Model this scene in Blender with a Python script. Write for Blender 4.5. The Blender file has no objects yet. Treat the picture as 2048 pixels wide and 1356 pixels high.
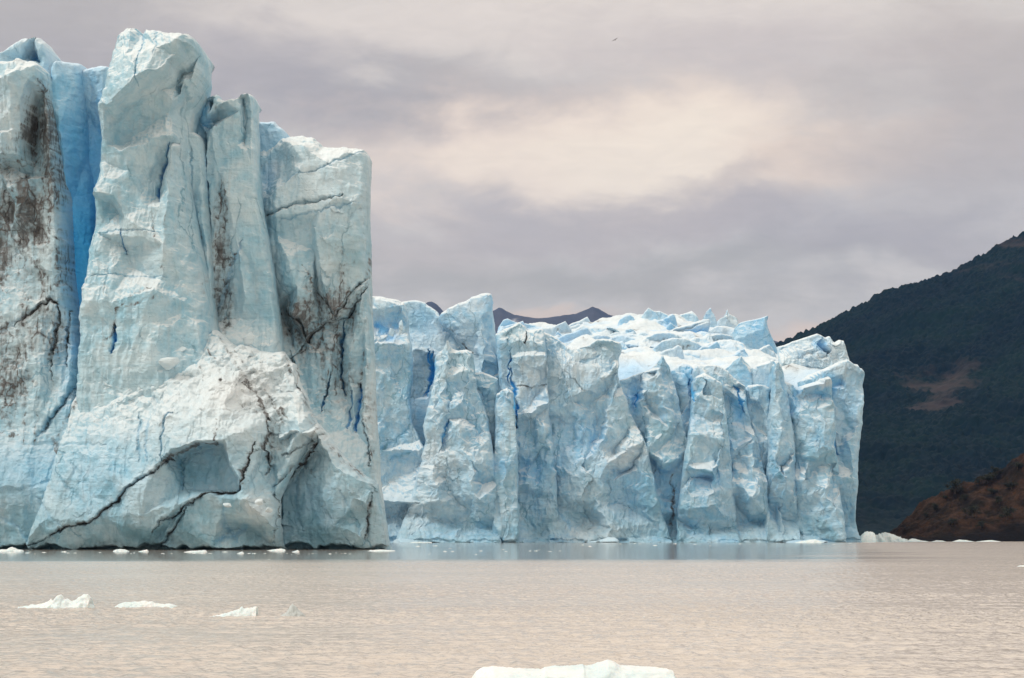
import bpy, math, random
import numpy as np
from mathutils import Vector
from mathutils.geometry import delaunay_2d_cdt

# ------------------------------------------------------------------ camera, sky, sun, exposure
scene = bpy.context.scene
COL = scene.collection
F, CX, HY, CAMZ = 3822.0, 1024.0, 1076.0, 1.6      # focal length and horizon measured on the photograph (px of 2048), eye height (m)

cam_data = bpy.data.cameras.new('camera')
cam = bpy.data.objects.new('camera', cam_data)
COL.objects.link(cam)
cam.location = (0, 0, CAMZ)
cam.rotation_euler = (math.radians(90), 0, 0)
cam_data.sensor_width = 36
cam_data.lens = 36 * F / 2048
cam_data.shift_y = (HY - 678) / 2048
cam_data.clip_start = 0.5
cam_data.clip_end = 60000
scene.camera = cam

SUN_EL, SUN_AZ = math.radians(48), math.radians(-115)   # azimuth from +Y towards +X: light from the upper left, a little behind the camera
scene.view_settings.view_transform = 'Standard'
scene.view_settings.look = 'None'
scene.view_settings.gamma = 1
scene.view_settings.use_curve_mapping = False
scene.view_settings.exposure = 0.25
scene.cycles.max_bounces = 10
scene.cycles.diffuse_bounces = 5
scene.cycles.glossy_bounces = 3
scene.cycles.volume_bounces = 0
scene.cycles.use_denoising = True


def lin(r, g, b):
    f = lambda c: c / 12.92 if c <= 0.04045 else ((c + 0.055) / 1.055) ** 2.4
    return (f(r / 255), f(g / 255), f(b / 255), 1)


class NT:
    """small helper round a node tree"""
    def __init__(self, tree):
        self.t = tree
        tree.nodes.clear()

    def n(self, kind, **kw):
        nd = self.t.nodes.new(kind)
        for k, v in kw.items():
            setattr(nd, k, v)
        return nd

    def put(self, sock, v):
        if v is None:
            return
        if isinstance(v, bpy.types.NodeSocket):
            self.t.links.new(v, sock)
        else:
            sock.default_value = v

    def math(self, op, a, b=None, c=None, clamp=False):
        nd = self.n('ShaderNodeMath', operation=op, use_clamp=clamp)
        for i, v in enumerate((a, b, c)):
            self.put(nd.inputs[i], v)
        return nd.outputs[0]

    def vmath(self, op, a, b=None):
        nd = self.n('ShaderNodeVectorMath', operation=op)
        self.put(nd.inputs[0], a)
        self.put(nd.inputs[1], b)
        return nd.outputs['Value'] if op in ('LENGTH', 'DOT_PRODUCT', 'DISTANCE') else nd.outputs['Vector']

    def mix(self, fac, a, b):
        nd = self.n('ShaderNodeMix', data_type='RGBA')
        self.put(nd.inputs[0], fac)
        self.put(nd.inputs[6], a)
        self.put(nd.inputs[7], b)
        return nd.outputs[2]

    def noise(self, vec, scale, detail=4, rough=0.55, dist=0.0):
        nd = self.n('ShaderNodeTexNoise')
        self.put(nd.inputs['Vector'], vec)
        nd.inputs['Scale'].default_value = scale
        nd.inputs['Detail'].default_value = detail
        nd.inputs['Roughness'].default_value = rough
        nd.inputs['Distortion'].default_value = dist
        return nd.outputs['Fac']

    def ramp(self, v, a, b, lo=0.0, hi=1.0, smooth=True):
        nd = self.n('ShaderNodeMapRange', interpolation_type='SMOOTHSTEP' if smooth else 'LINEAR')
        self.put(nd.inputs[0], v)
        nd.inputs[1].default_value = a
        nd.inputs[2].default_value = b
        nd.inputs[3].default_value = lo
        nd.inputs[4].default_value = hi
        return nd.outputs[0]

    def attr(self, name):
        return self.n('ShaderNodeAttribute', attribute_name=name).outputs['Fac']


# --- the sky: a cloud deck over a physical sky
world = bpy.data.worlds.new('World')
scene.world = world
world.use_nodes = True
W = NT(world.node_tree)
sky = W.n('ShaderNodeTexSky', sky_type='NISHITA', sun_disc=False)
sky.sun_elevation = SUN_EL
sky.sun_rotation = SUN_AZ
bg_sky = W.n('ShaderNodeBackground')
W.put(bg_sky.inputs[0], sky.outputs[0])
bg_sky.inputs[1].default_value = 0.1
geo = W.n('ShaderNodeTexCoord')
sep = W.n('ShaderNodeSeparateXYZ')
W.put(sep.inputs[0], geo.outputs['Generated'])
az = W.math('ARCTAN2', sep.outputs[0], sep.outputs[1])
el = W.math('ARCSINE', sep.outputs[2])
comb = W.n('ShaderNodeCombineXYZ')
W.put(comb.inputs[0], az)
W.put(comb.inputs[1], W.math('MULTIPLY', el, 1.9))       # clouds lie flat: stretched along the horizon
n1 = W.noise(comb.outputs[0], 9.0, 6, 0.55, 0.6)
off = W.vmath('ADD', comb.outputs[0], (7.3, 2.1, 0.0))
n2 = W.noise(off, 9.0, 6, 0.55, 0.6)
n3 = W.noise(W.vmath('ADD', comb.outputs[0], (1.3, 9.1, 0.0)), 24.0, 7, 0.6, 0.4)
cw = W.n('ShaderNodeCombineXYZ')
W.put(cw.inputs[0], W.math('ADD', az, W.math('MULTIPLY', W.math('SUBTRACT', n1, 0.5), 0.12)))
W.put(cw.inputs[1], W.math('ADD', el, W.math('MULTIPLY', W.math('SUBTRACT', n2, 0.5), 0.075)))
warped = cw.outputs[0]
# overcast: lighter towards the zenith, clouds of warm grey
base = W.mix(W.ramp(n3, 0.30, 0.70), lin(206, 197, 185), lin(219, 208, 194))
SKY_BLOBS = [  # (px, py, half width, half height, colour, amount): cloud banks by direction
    (1100, 40, 1250, 165, lin(227, 217, 214), 0.9),
    (60, 40, 420, 260, lin(176, 170, 172), 0.75),
    (840, 200, 520, 85, lin(178, 172, 174), 0.9),
    (480, 150, 420, 120, lin(180, 173, 178), 0.7),
    (1450, 110, 460, 90, lin(203, 192, 193), 0.6),
    (1240, 312, 680, 165, lin(249, 229, 217), 1.0),
    (1330, 325, 540, 125, lin(255, 241, 228), 0.95),
    (1650, 330, 200, 95, lin(243, 222, 207), 0.75),
    (1950, 250, 330, 300, lin(196, 185, 182), 0.75),
    (1430, 370, 150, 42, lin(206, 193, 189), 0.55),
    (1090, 435, 330, 62, lin(195, 186, 186), 0.85),
    (1480, 440, 330, 70, lin(193, 183, 183), 0.85),
    (1560, 345, 110, 40, lin(205, 192, 188), 0.5),
    (820, 500, 260, 80, lin(201, 189, 185), 0.6),
    (1200, 552, 760, 66, lin(190, 184, 180), 0.95),
    (1750, 520, 330, 70, lin(186, 177, 178), 0.7),
    (1080, 640, 140, 26, lin(224, 206, 196), 0.9),
    (1590, 665, 180, 40, lin(228, 208, 197), 0.95),
]
c = base
for (bx, by, sx, sy, colr, amt) in SKY_BLOBS:
    cen = (math.atan((bx - CX) / F), math.atan((HY - by) / F), 0)
    d = W.vmath('SUBTRACT', warped, cen)
    d = W.vmath('MULTIPLY', d, (F / sx, F / sy, 0))
    ln = W.vmath('LENGTH', d)
    colr = (colr[0] * 1.05, colr[1] * 1.01, colr[2] * 0.885, 1)
    ln = W.math('ADD', ln, W.math('MULTIPLY', W.math('SUBTRACT', n3, 0.5), 0.85))
    c = W.mix(W.math('MULTIPLY', W.ramp(ln, 1.2, 0.2), amt), c, colr)
wisp = W.noise(W.vmath('MULTIPLY', comb.outputs[0], (1.0, 1.8, 1.0)), 38.0, 8, 0.62, 0.8)
bright = W.ramp(el, math.radians(13), math.radians(45), 0.93, 1.75, smooth=False)
bright = W.math('MULTIPLY', bright, W.ramp(wisp, 0.2, 0.8, 0.945, 1.055, smooth=False))
bg_cl = W.n('ShaderNodeBackground')
W.put(bg_cl.inputs[0], c)
W.put(bg_cl.inputs[1], bright)
mixs = W.n('ShaderNodeMixShader')
mixs.inputs[0].default_value = 0.94
W.put(mixs.inputs[1], bg_sky.outputs[0])
W.put(mixs.inputs[2], bg_cl.outputs[0])
wout = W.n('ShaderNodeOutputWorld')
W.put(wout.inputs[0], mixs.outputs[0])
world.cycles.sampling_method = 'MANUAL'
world.cycles.sample_map_resolution = 512

sun_data = bpy.data.lights.new('sun', 'SUN')
sun_data.energy = 1.3
sun_data.angle = math.radians(14)
sun_data.color = (1.0, 0.95, 0.88)
sun = bpy.data.objects.new('sun', sun_data)
COL.objects.link(sun)
sd = Vector((math.sin(SUN_AZ) * math.cos(SUN_EL), math.cos(SUN_AZ) * math.cos(SUN_EL), math.sin(SUN_EL)))
sun.rotation_euler = sd.to_track_quat('Z', 'Y').to_euler()


# ------------------------------------------------------------------ numpy noise
def _hash(ix, iy, iz, seed):
    h = (ix.astype(np.int64) * 374761393 + iy.astype(np.int64) * 668265263 + iz.astype(np.int64) * 2147483647 + seed * 974711) & 0xFFFFFFFF
    h = ((h ^ (h >> 13)) * 1274126177) & 0xFFFFFFFF
    h = ((h ^ (h >> 16)) * 2246822519) & 0xFFFFFFFF
    return (h ^ (h >> 15)) & 0xFFFFFFFF


def vnoise(x, y, z=None, seed=0):
    """smooth gradient noise, about -1..1"""
    if z is None:
        z = np.zeros_like(x)
    xi, yi, zi = np.floor(x), np.floor(y), np.floor(z)
    fx, fy, fz = x - xi, y - yi, z - zi
    u, v, w = (t * t * t * (t * (t * 6 - 15) + 10) for t in (fx, fy, fz))
    out = 0
    for dx in (0, 1):
        for dy in (0, 1):
            for dz in (0, 1):
                h = _hash(xi + dx, yi + dy, zi + dz, seed)
                gx = (h & 1023) / 511.5 - 1
                gy = ((h >> 10) & 1023) / 511.5 - 1
                gz = ((h >> 20) & 1023) / 511.5 - 1
                g = gx * (fx - dx) + gy * (fy - dy) + gz * (fz - dz)
                out = out + g * (u if dx else 1 - u) * (v if dy else 1 - v) * (w if dz else 1 - w)
    return out * 1.3


def fbm(x, y, z=None, seed=0, octaves=4, gain=0.5):
    if z is None:
        z = np.zeros_like(x)
    a, s, f = 1.0, 0, 1.0
    for o in range(octaves):
        s = s + a * vnoise(x * f, y * f, z * f, seed + 17 * o)
        a *= gain
        f *= 2.03
    return s


def ridged(x, y, seed=0, octaves=3):
    a, s, f = 1.0, 0, 1.0
    for o in range(octaves):
        s = s + a * (1 - np.abs(vnoise(x * f, y * f, None, seed + 31 * o)) * 2)
        a *= 0.5
        f *= 2.1
    return s


def scallop(x, y, seed=0, tilt=0.9, bowl=0.55):
    """lower envelope of tilted bowls: broken ice with hollow faces and sharp edges between them"""
    xi, yi = np.floor(x), np.floor(y)
    best = np.full(x.shape, 1e9)
    zero = np.zeros_like(xi)
    for dx in (-1, 0, 1):
        for dy in (-1, 0, 1):
            h = _hash(xi + dx, yi + dy, zero, seed)
            h2 = _hash(xi + dx, yi + dy, zero + 5, seed + 3)
            cx = xi + dx + (h & 255) / 255.0
            cy = yi + dy + ((h >> 8) & 255) / 255.0
            gx = (((h >> 16) & 255) / 127.5 - 1) * tilt
            gy = (((h >> 24) & 255) / 127.5 - 1) * tilt
            o = (h2 & 255) / 255.0 * 0.7
            ex, ey = x - cx, y - cy
            val = o + gx * ex + gy * ey + bowl * (ex * ex + ey * ey) * 1.6
            best = np.minimum(best, val)
    return best


# ------------------------------------------------------------------ materials
def new_mat(name):
    m = bpy.data.materials.new(name)
    m.use_nodes = True
    t = NT(m.node_tree)
    out = t.n('ShaderNodeOutputMaterial')
    p = t.n('ShaderNodeBsdfPrincipled')
    t.put(out.inputs[0], p.outputs[0])
    return m, t, p, out


def position(t):
    return t.n('ShaderNodeNewGeometry').outputs['Position']


def make_ice(name, s=1.0, strata=1.0, tint=0.0, pale=(0.30, 0.555, 0.69, 1), white=(0.53, 0.70, 0.775, 1)):
    """glacier ice: pale blue with white weathered patches, layer lines, streaks of grit, dense blue ice in the fissures"""
    m, t, p, out = new_mat(name)
    pos = position(t)
    patch = t.ramp(t.noise(pos, 0.10 / s, 6, 0.62, 0.8), 0.36, 0.66)
    col = t.mix(patch, pale, white)
    fine = t.ramp(t.noise(pos, 0.55 / s, 6, 0.65, 0.3), 0.35, 0.72)
    col = t.mix(t.math('MULTIPLY', fine, 0.45), col, (0.69, 0.775, 0.81, 1))
    teal = t.ramp(t.noise(t.vmath('ADD', pos, (31, 7, 3)), 0.045 / s, 4, 0.6, 1.2), 0.50, 0.72)
    col = t.mix(t.math('MULTIPLY', teal, 0.5 + tint), col, (0.26, 0.475, 0.575, 1))
    # layers: nearly level thin lines
    lay = t.vmath('MULTIPLY', pos, (0.05, 0.05, 1.5 / s))
    layn = t.noise(t.vmath('ADD', lay, t.vmath('MULTIPLY', pos, (0.02, 0.0, 0.0))), 1.0, 5, 0.65, 0.25)
    col = t.mix(t.math('MULTIPLY', t.ramp(layn, 0.56, 0.68), 0.36 * strata), col, (0.25, 0.45, 0.55, 1))
    # hairline fractures
    wv = t.n('ShaderNodeTexNoise')
    t.put(wv.inputs['Vector'], pos)
    wv.inputs['Scale'].default_value = 0.25 / s
    wv.inputs['Detail'].default_value = 4
    fv = t.vmath('ADD', t.vmath('MULTIPLY', pos, (0.13 / s, 0.13 / s, 0.06 / s)), t.vmath('MULTIPLY', wv.outputs['Color'], (0.55, 0.55, 0.55)))
    vo = t.n('ShaderNodeTexVoronoi', feature='DISTANCE_TO_EDGE')
    t.put(vo.inputs['Vector'], fv)
    vo.inputs['Scale'].default_value = 1.0
    hair = t.math('MULTIPLY', t.ramp(vo.outputs['Distance'], 0.022, 0.004), t.ramp(t.noise(t.vmath('ADD', pos, (9, 4, 2)), 0.09 / s, 3, 0.6), 0.44, 0.60))
    col = t.mix(t.math('MULTIPLY', hair, 0.62), col, (0.13, 0.32, 0.43, 1))
    # melt streaks running down
    ver = t.noise(t.vmath('MULTIPLY', pos, (0.9 / s, 0.9 / s, 0.045 / s)), 1.0, 4, 0.6, 0.2)
    col = t.mix(t.math('MULTIPLY', t.ramp(ver, 0.55, 0.75), 0.30), col, (0.48, 0.50, 0.50, 1))
    # old snow and weathered crust where it can lie, and where it has been marked
    nrm = t.n('ShaderNodeSeparateXYZ')
    t.put(nrm.inputs[0], t.n('ShaderNodeNewGeometry').outputs['Normal'])
    hz = t.n('ShaderNodeSeparateXYZ')
    t.put(hz.inputs[0], pos)
    up = t.math('MULTIPLY', t.math('MULTIPLY', t.ramp(nrm.outputs[2], 0.25, 0.75), 0.75), t.ramp(hz.outputs[2], 5.0, 22.0, 0.12, 1.0))
    sn = t.math('MAXIMUM', up, t.attr('snow'))
    col = t.mix(sn, col, (0.80, 0.845, 0.86, 1))
    # dense blue ice
    blue = t.attr('blue')
    col = t.mix(t.ramp(blue, 0.0, 1.0, smooth=False), col, (0.075, 0.51, 0.96, 1))
    # darker teal in patches, mostly low on the wall and along veins
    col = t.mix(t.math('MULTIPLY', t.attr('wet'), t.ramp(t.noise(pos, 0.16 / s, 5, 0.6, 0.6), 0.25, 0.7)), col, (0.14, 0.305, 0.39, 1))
    # grit and dirt
    dirt = t.attr('dirt')
    gr = t.noise(t.vmath('MULTIPLY', pos, (1.7 / s, 1.7 / s, 0.11 / s)), 1.0, 8, 0.7, 0.35)
    hl = t.noise(t.vmath('MULTIPLY', pos, (0.10 / s, 0.10 / s, 2.2 / s)), 1.0, 5, 0.65, 0.3)
    bl = t.noise(pos, 0.35 / s, 6, 0.65, 0.8)
    col = t.mix(t.math('MULTIPLY', t.ramp(dirt, 0.05, 0.9), 0.62), col, (0.235, 0.225, 0.22, 1))
    tex = t.math('ADD', t.math('MULTIPLY', t.math('SUBTRACT', gr, 0.5), 1.9), t.math('ADD', t.math('MULTIPLY', t.math('SUBTRACT', hl, 0.5), 0.8), t.math('MULTIPLY', t.math('SUBTRACT', bl, 0.5), 1.1)))
    dm = t.ramp(t.math('ADD', dirt, tex), 0.34, 1.0)
    # grit also fills a net of fine cracks
    v2 = t.n('ShaderNodeTexVoronoi', feature='DISTANCE_TO_EDGE')
    t.put(v2.inputs['Vector'], t.vmath('ADD', t.vmath('MULTIPLY', pos, (0.42 / s, 0.42 / s, 0.17 / s)), t.vmath('MULTIPLY', wv.outputs['Color'], (1.3, 1.3, 1.3))))
    v2.inputs['Scale'].default_value = 1.0
    net = t.math('MULTIPLY', t.ramp(v2.outputs['Distance'], 0.085, 0.01), t.ramp(t.math('ADD', dirt, t.math('MULTIPLY', t.math('SUBTRACT', bl, 0.5), 1.2)), 0.22, 0.6))
    dm = t.math('MAXIMUM', t.math('MULTIPLY', dm, 0.8), net)
    dm = t.math('MULTIPLY', dm, t.ramp(dirt, 0.02, 0.25))
    dcol = t.mix(t.ramp(gr, 0.45, 0.7), (0.125, 0.122, 0.12, 1), (0.027, 0.027, 0.028, 1))
    col = t.mix(dm, col, dcol)
    t.put(p.inputs['Base Color'], col)
    t.put(p.inputs['Roughness'], 0.55)
    p.inputs['Specular IOR Level'].default_value = 0.3
    b1 = t.noise(t.vmath('MULTIPLY', pos, (1, 1, 1.5)), 0.75 / s, 5, 0.58, 0.3)
    b2 = t.math('SUBTRACT', t.math('ADD', t.math('MULTIPLY', layn, 0.45), b1), t.math('MULTIPLY', hair, 0.25))
    bump = t.n('ShaderNodeBump')
    bump.inputs['Strength'].default_value = 0.7
    bump.inputs['Distance'].default_value = 0.6 * s
    t.put(bump.inputs['Height'], b2)
    t.put(p.inputs['Normal'], bump.outputs[0])
    return m


ICE_NEAR = make_ice('ice_near', 1.0)
ICE_FAR = make_ice('ice_far', 1.5, 0.8, 0.15, (0.235, 0.505, 0.72, 1), (0.43, 0.65, 0.785, 1))


def make_snow(name):
    m, t, p, out = new_mat(name)
    pos = position(t)
    n = t.noise(pos, 1.5, 5, 0.6)
    blue = t.attr('blue')
    col = t.mix(t.ramp(n, 0.35, 0.7), (0.62, 0.73, 0.75, 1), (0.80, 0.825, 0.82, 1))
    col = t.mix(blue, col, (0.55, 0.80, 0.86, 1))
    t.put(p.inputs['Base Color'], col)
    t.put(p.inputs['Roughness'], 0.5)
    p.inputs['Subsurface Weight'].default_value = 0.35
    p.inputs['Subsurface Radius'].default_value = (0.25, 0.4, 0.5)
    p.inputs['Subsurface Scale'].default_value = 0.15
    bump = t.n('ShaderNodeBump')
    bump.inputs['Strength'].default_value = 0.4
    bump.inputs['Distance'].default_value = 0.05
    t.put(bump.inputs['Height'], t.noise(pos, 9.0, 5, 0.65))
    t.put(p.inputs['Normal'], bump.outputs[0])
    return m


FLOE = make_snow('floe_ice')


# ------------------------------------------------------------------ mesh helpers
def link(o, parent=None):
    COL.objects.link(o)
    if parent is not None:
        o.parent = parent
    return o


def mesh_obj(name, V, quads, mat, parent=None, tris=None, attrs=None, smooth=True):
    me = bpy.data.meshes.new(name)
    V = np.asarray(V, dtype=np.float32)
    quads = np.asarray(quads, dtype=np.int32).reshape(-1, 4)
    tris = np.zeros((0, 3), np.int32) if tris is None else np.asarray(tris, dtype=np.int32).reshape(-1, 3)
    if parent is not None:
        V = V - np.array(parent.location, dtype=np.float32)
    me.vertices.add(len(V))
    me.vertices.foreach_set('co', V.ravel())
    nl = quads.size + tris.size
    me.loops.add(nl)
    me.loops.foreach_set('vertex_index', np.concatenate([quads.ravel(), tris.ravel()]))
    me.polygons.add(len(quads) + len(tris))
    starts = np.concatenate([np.arange(len(quads)) * 4, quads.size + np.arange(len(tris)) * 3]).astype(np.int32)
    me.polygons.foreach_set('loop_start', starts)
    me.update(calc_edges=True)
    me.polygons.foreach_set('use_smooth', np.full(len(me.polygons), smooth))
    for k, a in (attrs or {}).items():
        at = me.attributes.new(k, 'FLOAT', 'POINT')
        at.data.foreach_set('value', np.asarray(a, dtype=np.float32))
    me.materials.append(mat)
    me.validate()
    return link(bpy.data.objects.new(name, me), parent)


def tag(o, label=None, cat=None, group=None, kind=None):
    for k, v in (('label', label), ('category', cat), ('group', group), ('kind', kind)):
        if v:
            o[k] = v
    return o


def empty(name, loc):
    o = bpy.data.objects.new(name, None)
    o.location = loc
    o.empty_display_size = 2
    return link(o)


def grid_quads(nu, nv, off=0):
    i = np.arange(nu - 1)
    j = np.arange(nv - 1)
    a = (j[:, None] * nu + i[None, :]).ravel() + off
    return np.stack([a, a + 1, a + nu + 1, a + nu], 1)


def relief(ctrl, px, py):
    """depth towards the viewer, linear between the control lines (their segments stay as creases)"""
    vs, ds, es = [], [], []
    for line in ctrl:
        k = len(vs)
        for (x, y, d) in line:
            vs.append((x, y))
            ds.append(d)
        es += [(k + i, k + i + 1) for i in range(len(line) - 1)]
    x0, x1, y0, y1 = px.min() - 60, px.max() + 60, py.min() - 60, py.max() + 60
    arr, dd = np.array(vs, float), np.array(ds, float)
    for q in ((x0, y0), (x1, y0), (x0, y1), (x1, y1)):
        k = np.argmin((arr[:, 0] - q[0]) ** 2 + (arr[:, 1] - q[1]) ** 2)
        vs.append(q)
        ds.append(dd[k])
    ov, oe, of, ovo, _, _ = delaunay_2d_cdt([Vector(v) for v in vs], es, [], 0, 1e-4)
    P = np.array([(v.x, v.y) for v in ov])
    arr, dd = np.array(vs, float), np.array(ds, float)
    D = np.zeros(len(P))
    for i, src in enumerate(ovo):
        if src:
            D[i] = dd[src[0]]
        else:
            r = 1 / (((arr - P[i]) ** 2).sum(1) + 1)
            D[i] = (r * dd).sum() / r.sum()
    out = np.zeros(px.shape)
    for tri in of:
        if len(tri) != 3:
            continue
        (ax, ay), (bx, by), (cx, cy) = P[list(tri)]
        den = (by - cy) * (ax - cx) + (cx - bx) * (ay - cy)
        if abs(den) < 1e-9:
            continue
        m = (px >= min(ax, bx, cx)) & (px <= max(ax, bx, cx)) & (py >= min(ay, by, cy)) & (py <= max(ay, by, cy))
        idx = np.nonzero(m)
        x, y = px[idx], py[idx]
        l1 = ((by - cy) * (x - cx) + (cx - bx) * (y - cy)) / den
        l2 = ((cy - ay) * (x - cx) + (ax - cx) * (y - cy)) / den
        l3 = 1 - l1 - l2
        ok = (l1 > -1e-6) & (l2 > -1e-6) & (l3 > -1e-6)
        sel = tuple(a[ok] for a in idx)
        out[sel] = l1[ok] * D[tri[0]] + l2[ok] * D[tri[1]] + l3[ok] * D[tri[2]]
    return out


def line_dist(px, py, pts):
    """distance to a polyline and the position along it (0..1)"""
    best = np.full(px.shape, 1e9)
    n = len(pts) - 1
    par = np.zeros(px.shape)
    side = np.ones(px.shape)
    for k in range(n):
        (ax, ay), (bx, by) = pts[k][:2], pts[k + 1][:2]
        L = (bx - ax) ** 2 + (by - ay) ** 2 + 1e-9
        tt = np.clip(((px - ax) * (bx - ax) + (py - ay) * (by - ay)) / L, 0, 1)
        d = np.hypot(px - ax - tt * (bx - ax), py - ay - tt * (by - ay))
        m = d < best
        best[m] = d[m]
        par[m] = (k + tt[m]) / n
        side[m] = np.sign((bx - ax) * (py[m] - ay) - (by - ay) * (px[m] - ax)) * (1 if bx >= ax else -1)
    return best, par, side


def sm(x):
    x = np.clip(x, 0, 1)
    return x * x * (3 - 2 * x)


def wx(px, Y):
    return (px - CX) / F * Y


def wz(py, Y):
    return CAMZ + (HY - py) / F * Y


def poly_at(line, t, axis):
    a = np.array([(p[0], p[1]) for p in line], float)
    o = np.argsort(a[:, axis], kind='stable')
    return np.interp(t, a[o, axis], a[o, 1 - axis])


def ice_block(parent, name, Y0, top, left, right, base, ctrl=None, thick=30, taper=0.55, ew=14, ed=6, tw=10, td=3,
              step=1.5, amp=1.0, sc=1.0, marks=(), mat=None, seed=1, snow=0.0, blue=0.0, rough=1.0, label=None, spots=(), facet=None, edge_l=None, edge_r=None, notch=3.0, rel=1.15, lean=None, ragged=0.0):
    """one block of glacier ice. Its outline is given where it stands (measured at distance Y0); it is a closed body `thick` metres deep whose
    front carries the relief of its control lines, hollow broken faces, flutes and fine roughness."""
    rnd = random.Random(seed)
    xs = [p[0] for p in top] + [p[0] for p in left] + [p[0] for p in right]
    ys = [p[1] for p in top]
    w, h = max(xs) - min(xs), base - min(ys)
    nu, nv = max(24, int(w / step)), max(24, int(h / step))
    u = np.linspace(0, 1, nu)
    v = np.linspace(0, 1, nv)
    yl = base + (top[0][1] - base) * v
    yr = base + (top[-1][1] - base) * v
    xl = poly_at(left + [top[0]], yl, 1)
    xr = poly_at(right + [top[-1]], yr, 1)
    xt = xl[-1] + u * (xr[-1] - xl[-1])
    ta = np.array(top, float)
    ytop = np.interp(xt, ta[:, 0], ta[:, 1])
    U, Vv = np.meshgrid(u, v)
    PX = xl[:, None] + U * (xr - xl)[:, None]
    PY = base + (ytop[None, :] - base) * Vv
    m_px = Y0 / F                                         # metres per photo pixel at this distance
    d = np.zeros_like(PX)
    cl = [list(l) for l in (ctrl or [[(min(xs), min(ys), 0), (max(xs), base, 0)]])]
    if facet:
        cell, fa = facet
        kx, ky = max(1, int(w / cell)), max(1, int(h / (cell * 2.6)))
        for a in range(kx + 1):
            for b in range(ky + 1):
                cl.append([(min(xs) + (a + rnd.uniform(-.4, .4)) * w / kx, min(ys) + (b + rnd.uniform(-.75, .75)) * h / ky, rnd.uniform(-fa, fa))])
    rr = relief(cl, PX, PY)
    d += rr.mean() + (rr - rr.mean()) * rel
    el_, er_ = (edge_l if edge_l is not None else ed), (edge_r if edge_r is not None else ed)
    dl = np.clip(1 - U * (xr - xl)[:, None] / ew, 0, 1)
    dr = np.clip(1 - (1 - U) * (xr - xl)[:, None] / ew, 0, 1)
    d -= el_ * (1 - np.sqrt(np.maximum(0, 1 - dl ** 2))) + er_ * (1 - np.sqrt(np.maximum(0, 1 - dr ** 2)))
    dt = np.clip(1 - (PY - ytop[None, :]) / tw, 0, 1)
    d -= td * (1 - np.sqrt(np.maximum(0, 1 - dt ** 2)))
    X = wx(PX, Y0)
    Z = wz(PY, Y0)
    q = X / sc
    zz = Z / sc
    sx = 13.7 * seed
    calm = 0.55 + 0.6 * sm(fbm(q / 25 + sx, zz / 30, None, seed + 5, 2) + 0.5)
    warp = fbm(q / 7 + sx, zz / 9, None, seed + 9, 3) * 0.35
    n = 2.6 * scallop(q / 13 + warp + sx, zz / 24 + warp, seed) + 1.15 * scallop(q / 4.6 + warp * 1.5 + sx, zz / 8.5 + warp * 2, seed + 1) * calm \
        + 0.42 * scallop(q / 1.7 + warp * 2 + sx, zz / 2.5 + warp * 2, seed + 2) * calm \
        + 0.5 * ridged(q / 3.0 + warp + sx, zz / 26, seed + 3, 3) * (1.4 - calm) \
        + 0.30 * ridged(q / 1.15 + warp * 2 + sx, zz / 13, seed + 31, 2) * calm \
        + 0.22 * fbm(q / 1.3 + sx, zz / 1.5, None, seed + 4, 4, 0.6) * rough
    d += (n - n.mean()) * amp * sc
    fade = np.clip(np.minimum(np.minimum(U, 1 - U) * (xr - xl)[:, None], PY - ytop[None, :] + 3) / 10.0, 0.25, 1)
    jx = (fbm(q / 4 + 40 + sx, zz / 4, None, seed + 6, 4, 0.55) * 0.42 + fbm(q / 0.9, zz / 0.9 + sx, None, seed + 7, 2) * 0.12 * rough) * sc
    jx = jx + ragged * sc * (fbm(zz / 9 + sx, U * 3, None, seed + 18, 3, 0.6) * 0.8 + 0.5 * fbm(zz / 2.5 + sx, U * 3, None, seed + 19, 2))
    jz = fbm(q / 3 + 90 + sx, zz / 3, None, seed + 8, 4, 0.6) * 0.45 * sc
    A = {'wet': np.zeros_like(d), 'dirt': np.zeros_like(d), 'blue': np.full_like(d, blue), 'snow': np.full_like(d, snow)}
    # marks: fissures, grit seams and ledges, each a polyline with a width
    jit = max(1.0, 2.2)
    wxn = fbm(PX / 16 + sx, PY / 16, None, seed + 11, 4, 0.6) * 3.8
    wyn = fbm(PX / 16, PY / 16 + sx, None, seed + 12, 4, 0.6) * 3.8
    frag = fbm(PX / 9 + sx, PY / 9, None, seed + 13, 3, 0.6)
    for mk in marks:
        kind, wd, s, pts = mk
        a = np.array(pts, float)
        if a[:, 0].max() < PX.min() - 20 or a[:, 0].min() > PX.max() + 20 or a[:, 1].max() < PY.min() - 20 or a[:, 1].min() > PY.max() + 20:
            continue
        r, par, side = line_dist(PX + wxn, PY + wyn, pts)
        tap = np.sqrt(np.clip(np.minimum(par, 1 - par) * 5, 0.12, 1))
        ww = (0.78 if kind == 'crack' else 1.0) * wd * tap * np.clip(0.8 + 0.9 * fbm(PX / 22 + wd, PY / 22 + sx, None, seed + 14, 2), 0.25, 1.7) if kind in ('crack', 'blue') else wd * tap
        if kind == 'crack':            # open fissure with grit in it, the ice above standing a little proud of the ice below
            s = s * np.clip(0.85 + 0.7 * fbm(PX / 30 + 3 * wd, PY / 30 + sx, None, seed + 16, 2), 0.35, 1.15)
            d -= 0.55 * side * np.exp(-r / 9.0) * tap * min(1.0, wd / 2.5)
            A['dirt'] = np.maximum(A['dirt'], s * np.exp(-(r / ww) ** 2) * (1.0 + 0.5 * frag))
            A['dirt'] = np.maximum(A['dirt'], 0.42 * s * np.exp(-(r / (wd * 3.2 * tap)) ** 2) * np.clip(0.5 + 1.3 * frag, 0, 1.2))
            d -= 1.2 * s * np.exp(-(r / ww) ** 2)
        elif kind == 'stain':
            A['dirt'] = np.maximum(A['dirt'], s * np.exp(-(r / ww) ** 2) * np.clip(0.75 + 0.8 * frag, 0, 1.3))
        elif kind == 'blue':
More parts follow.
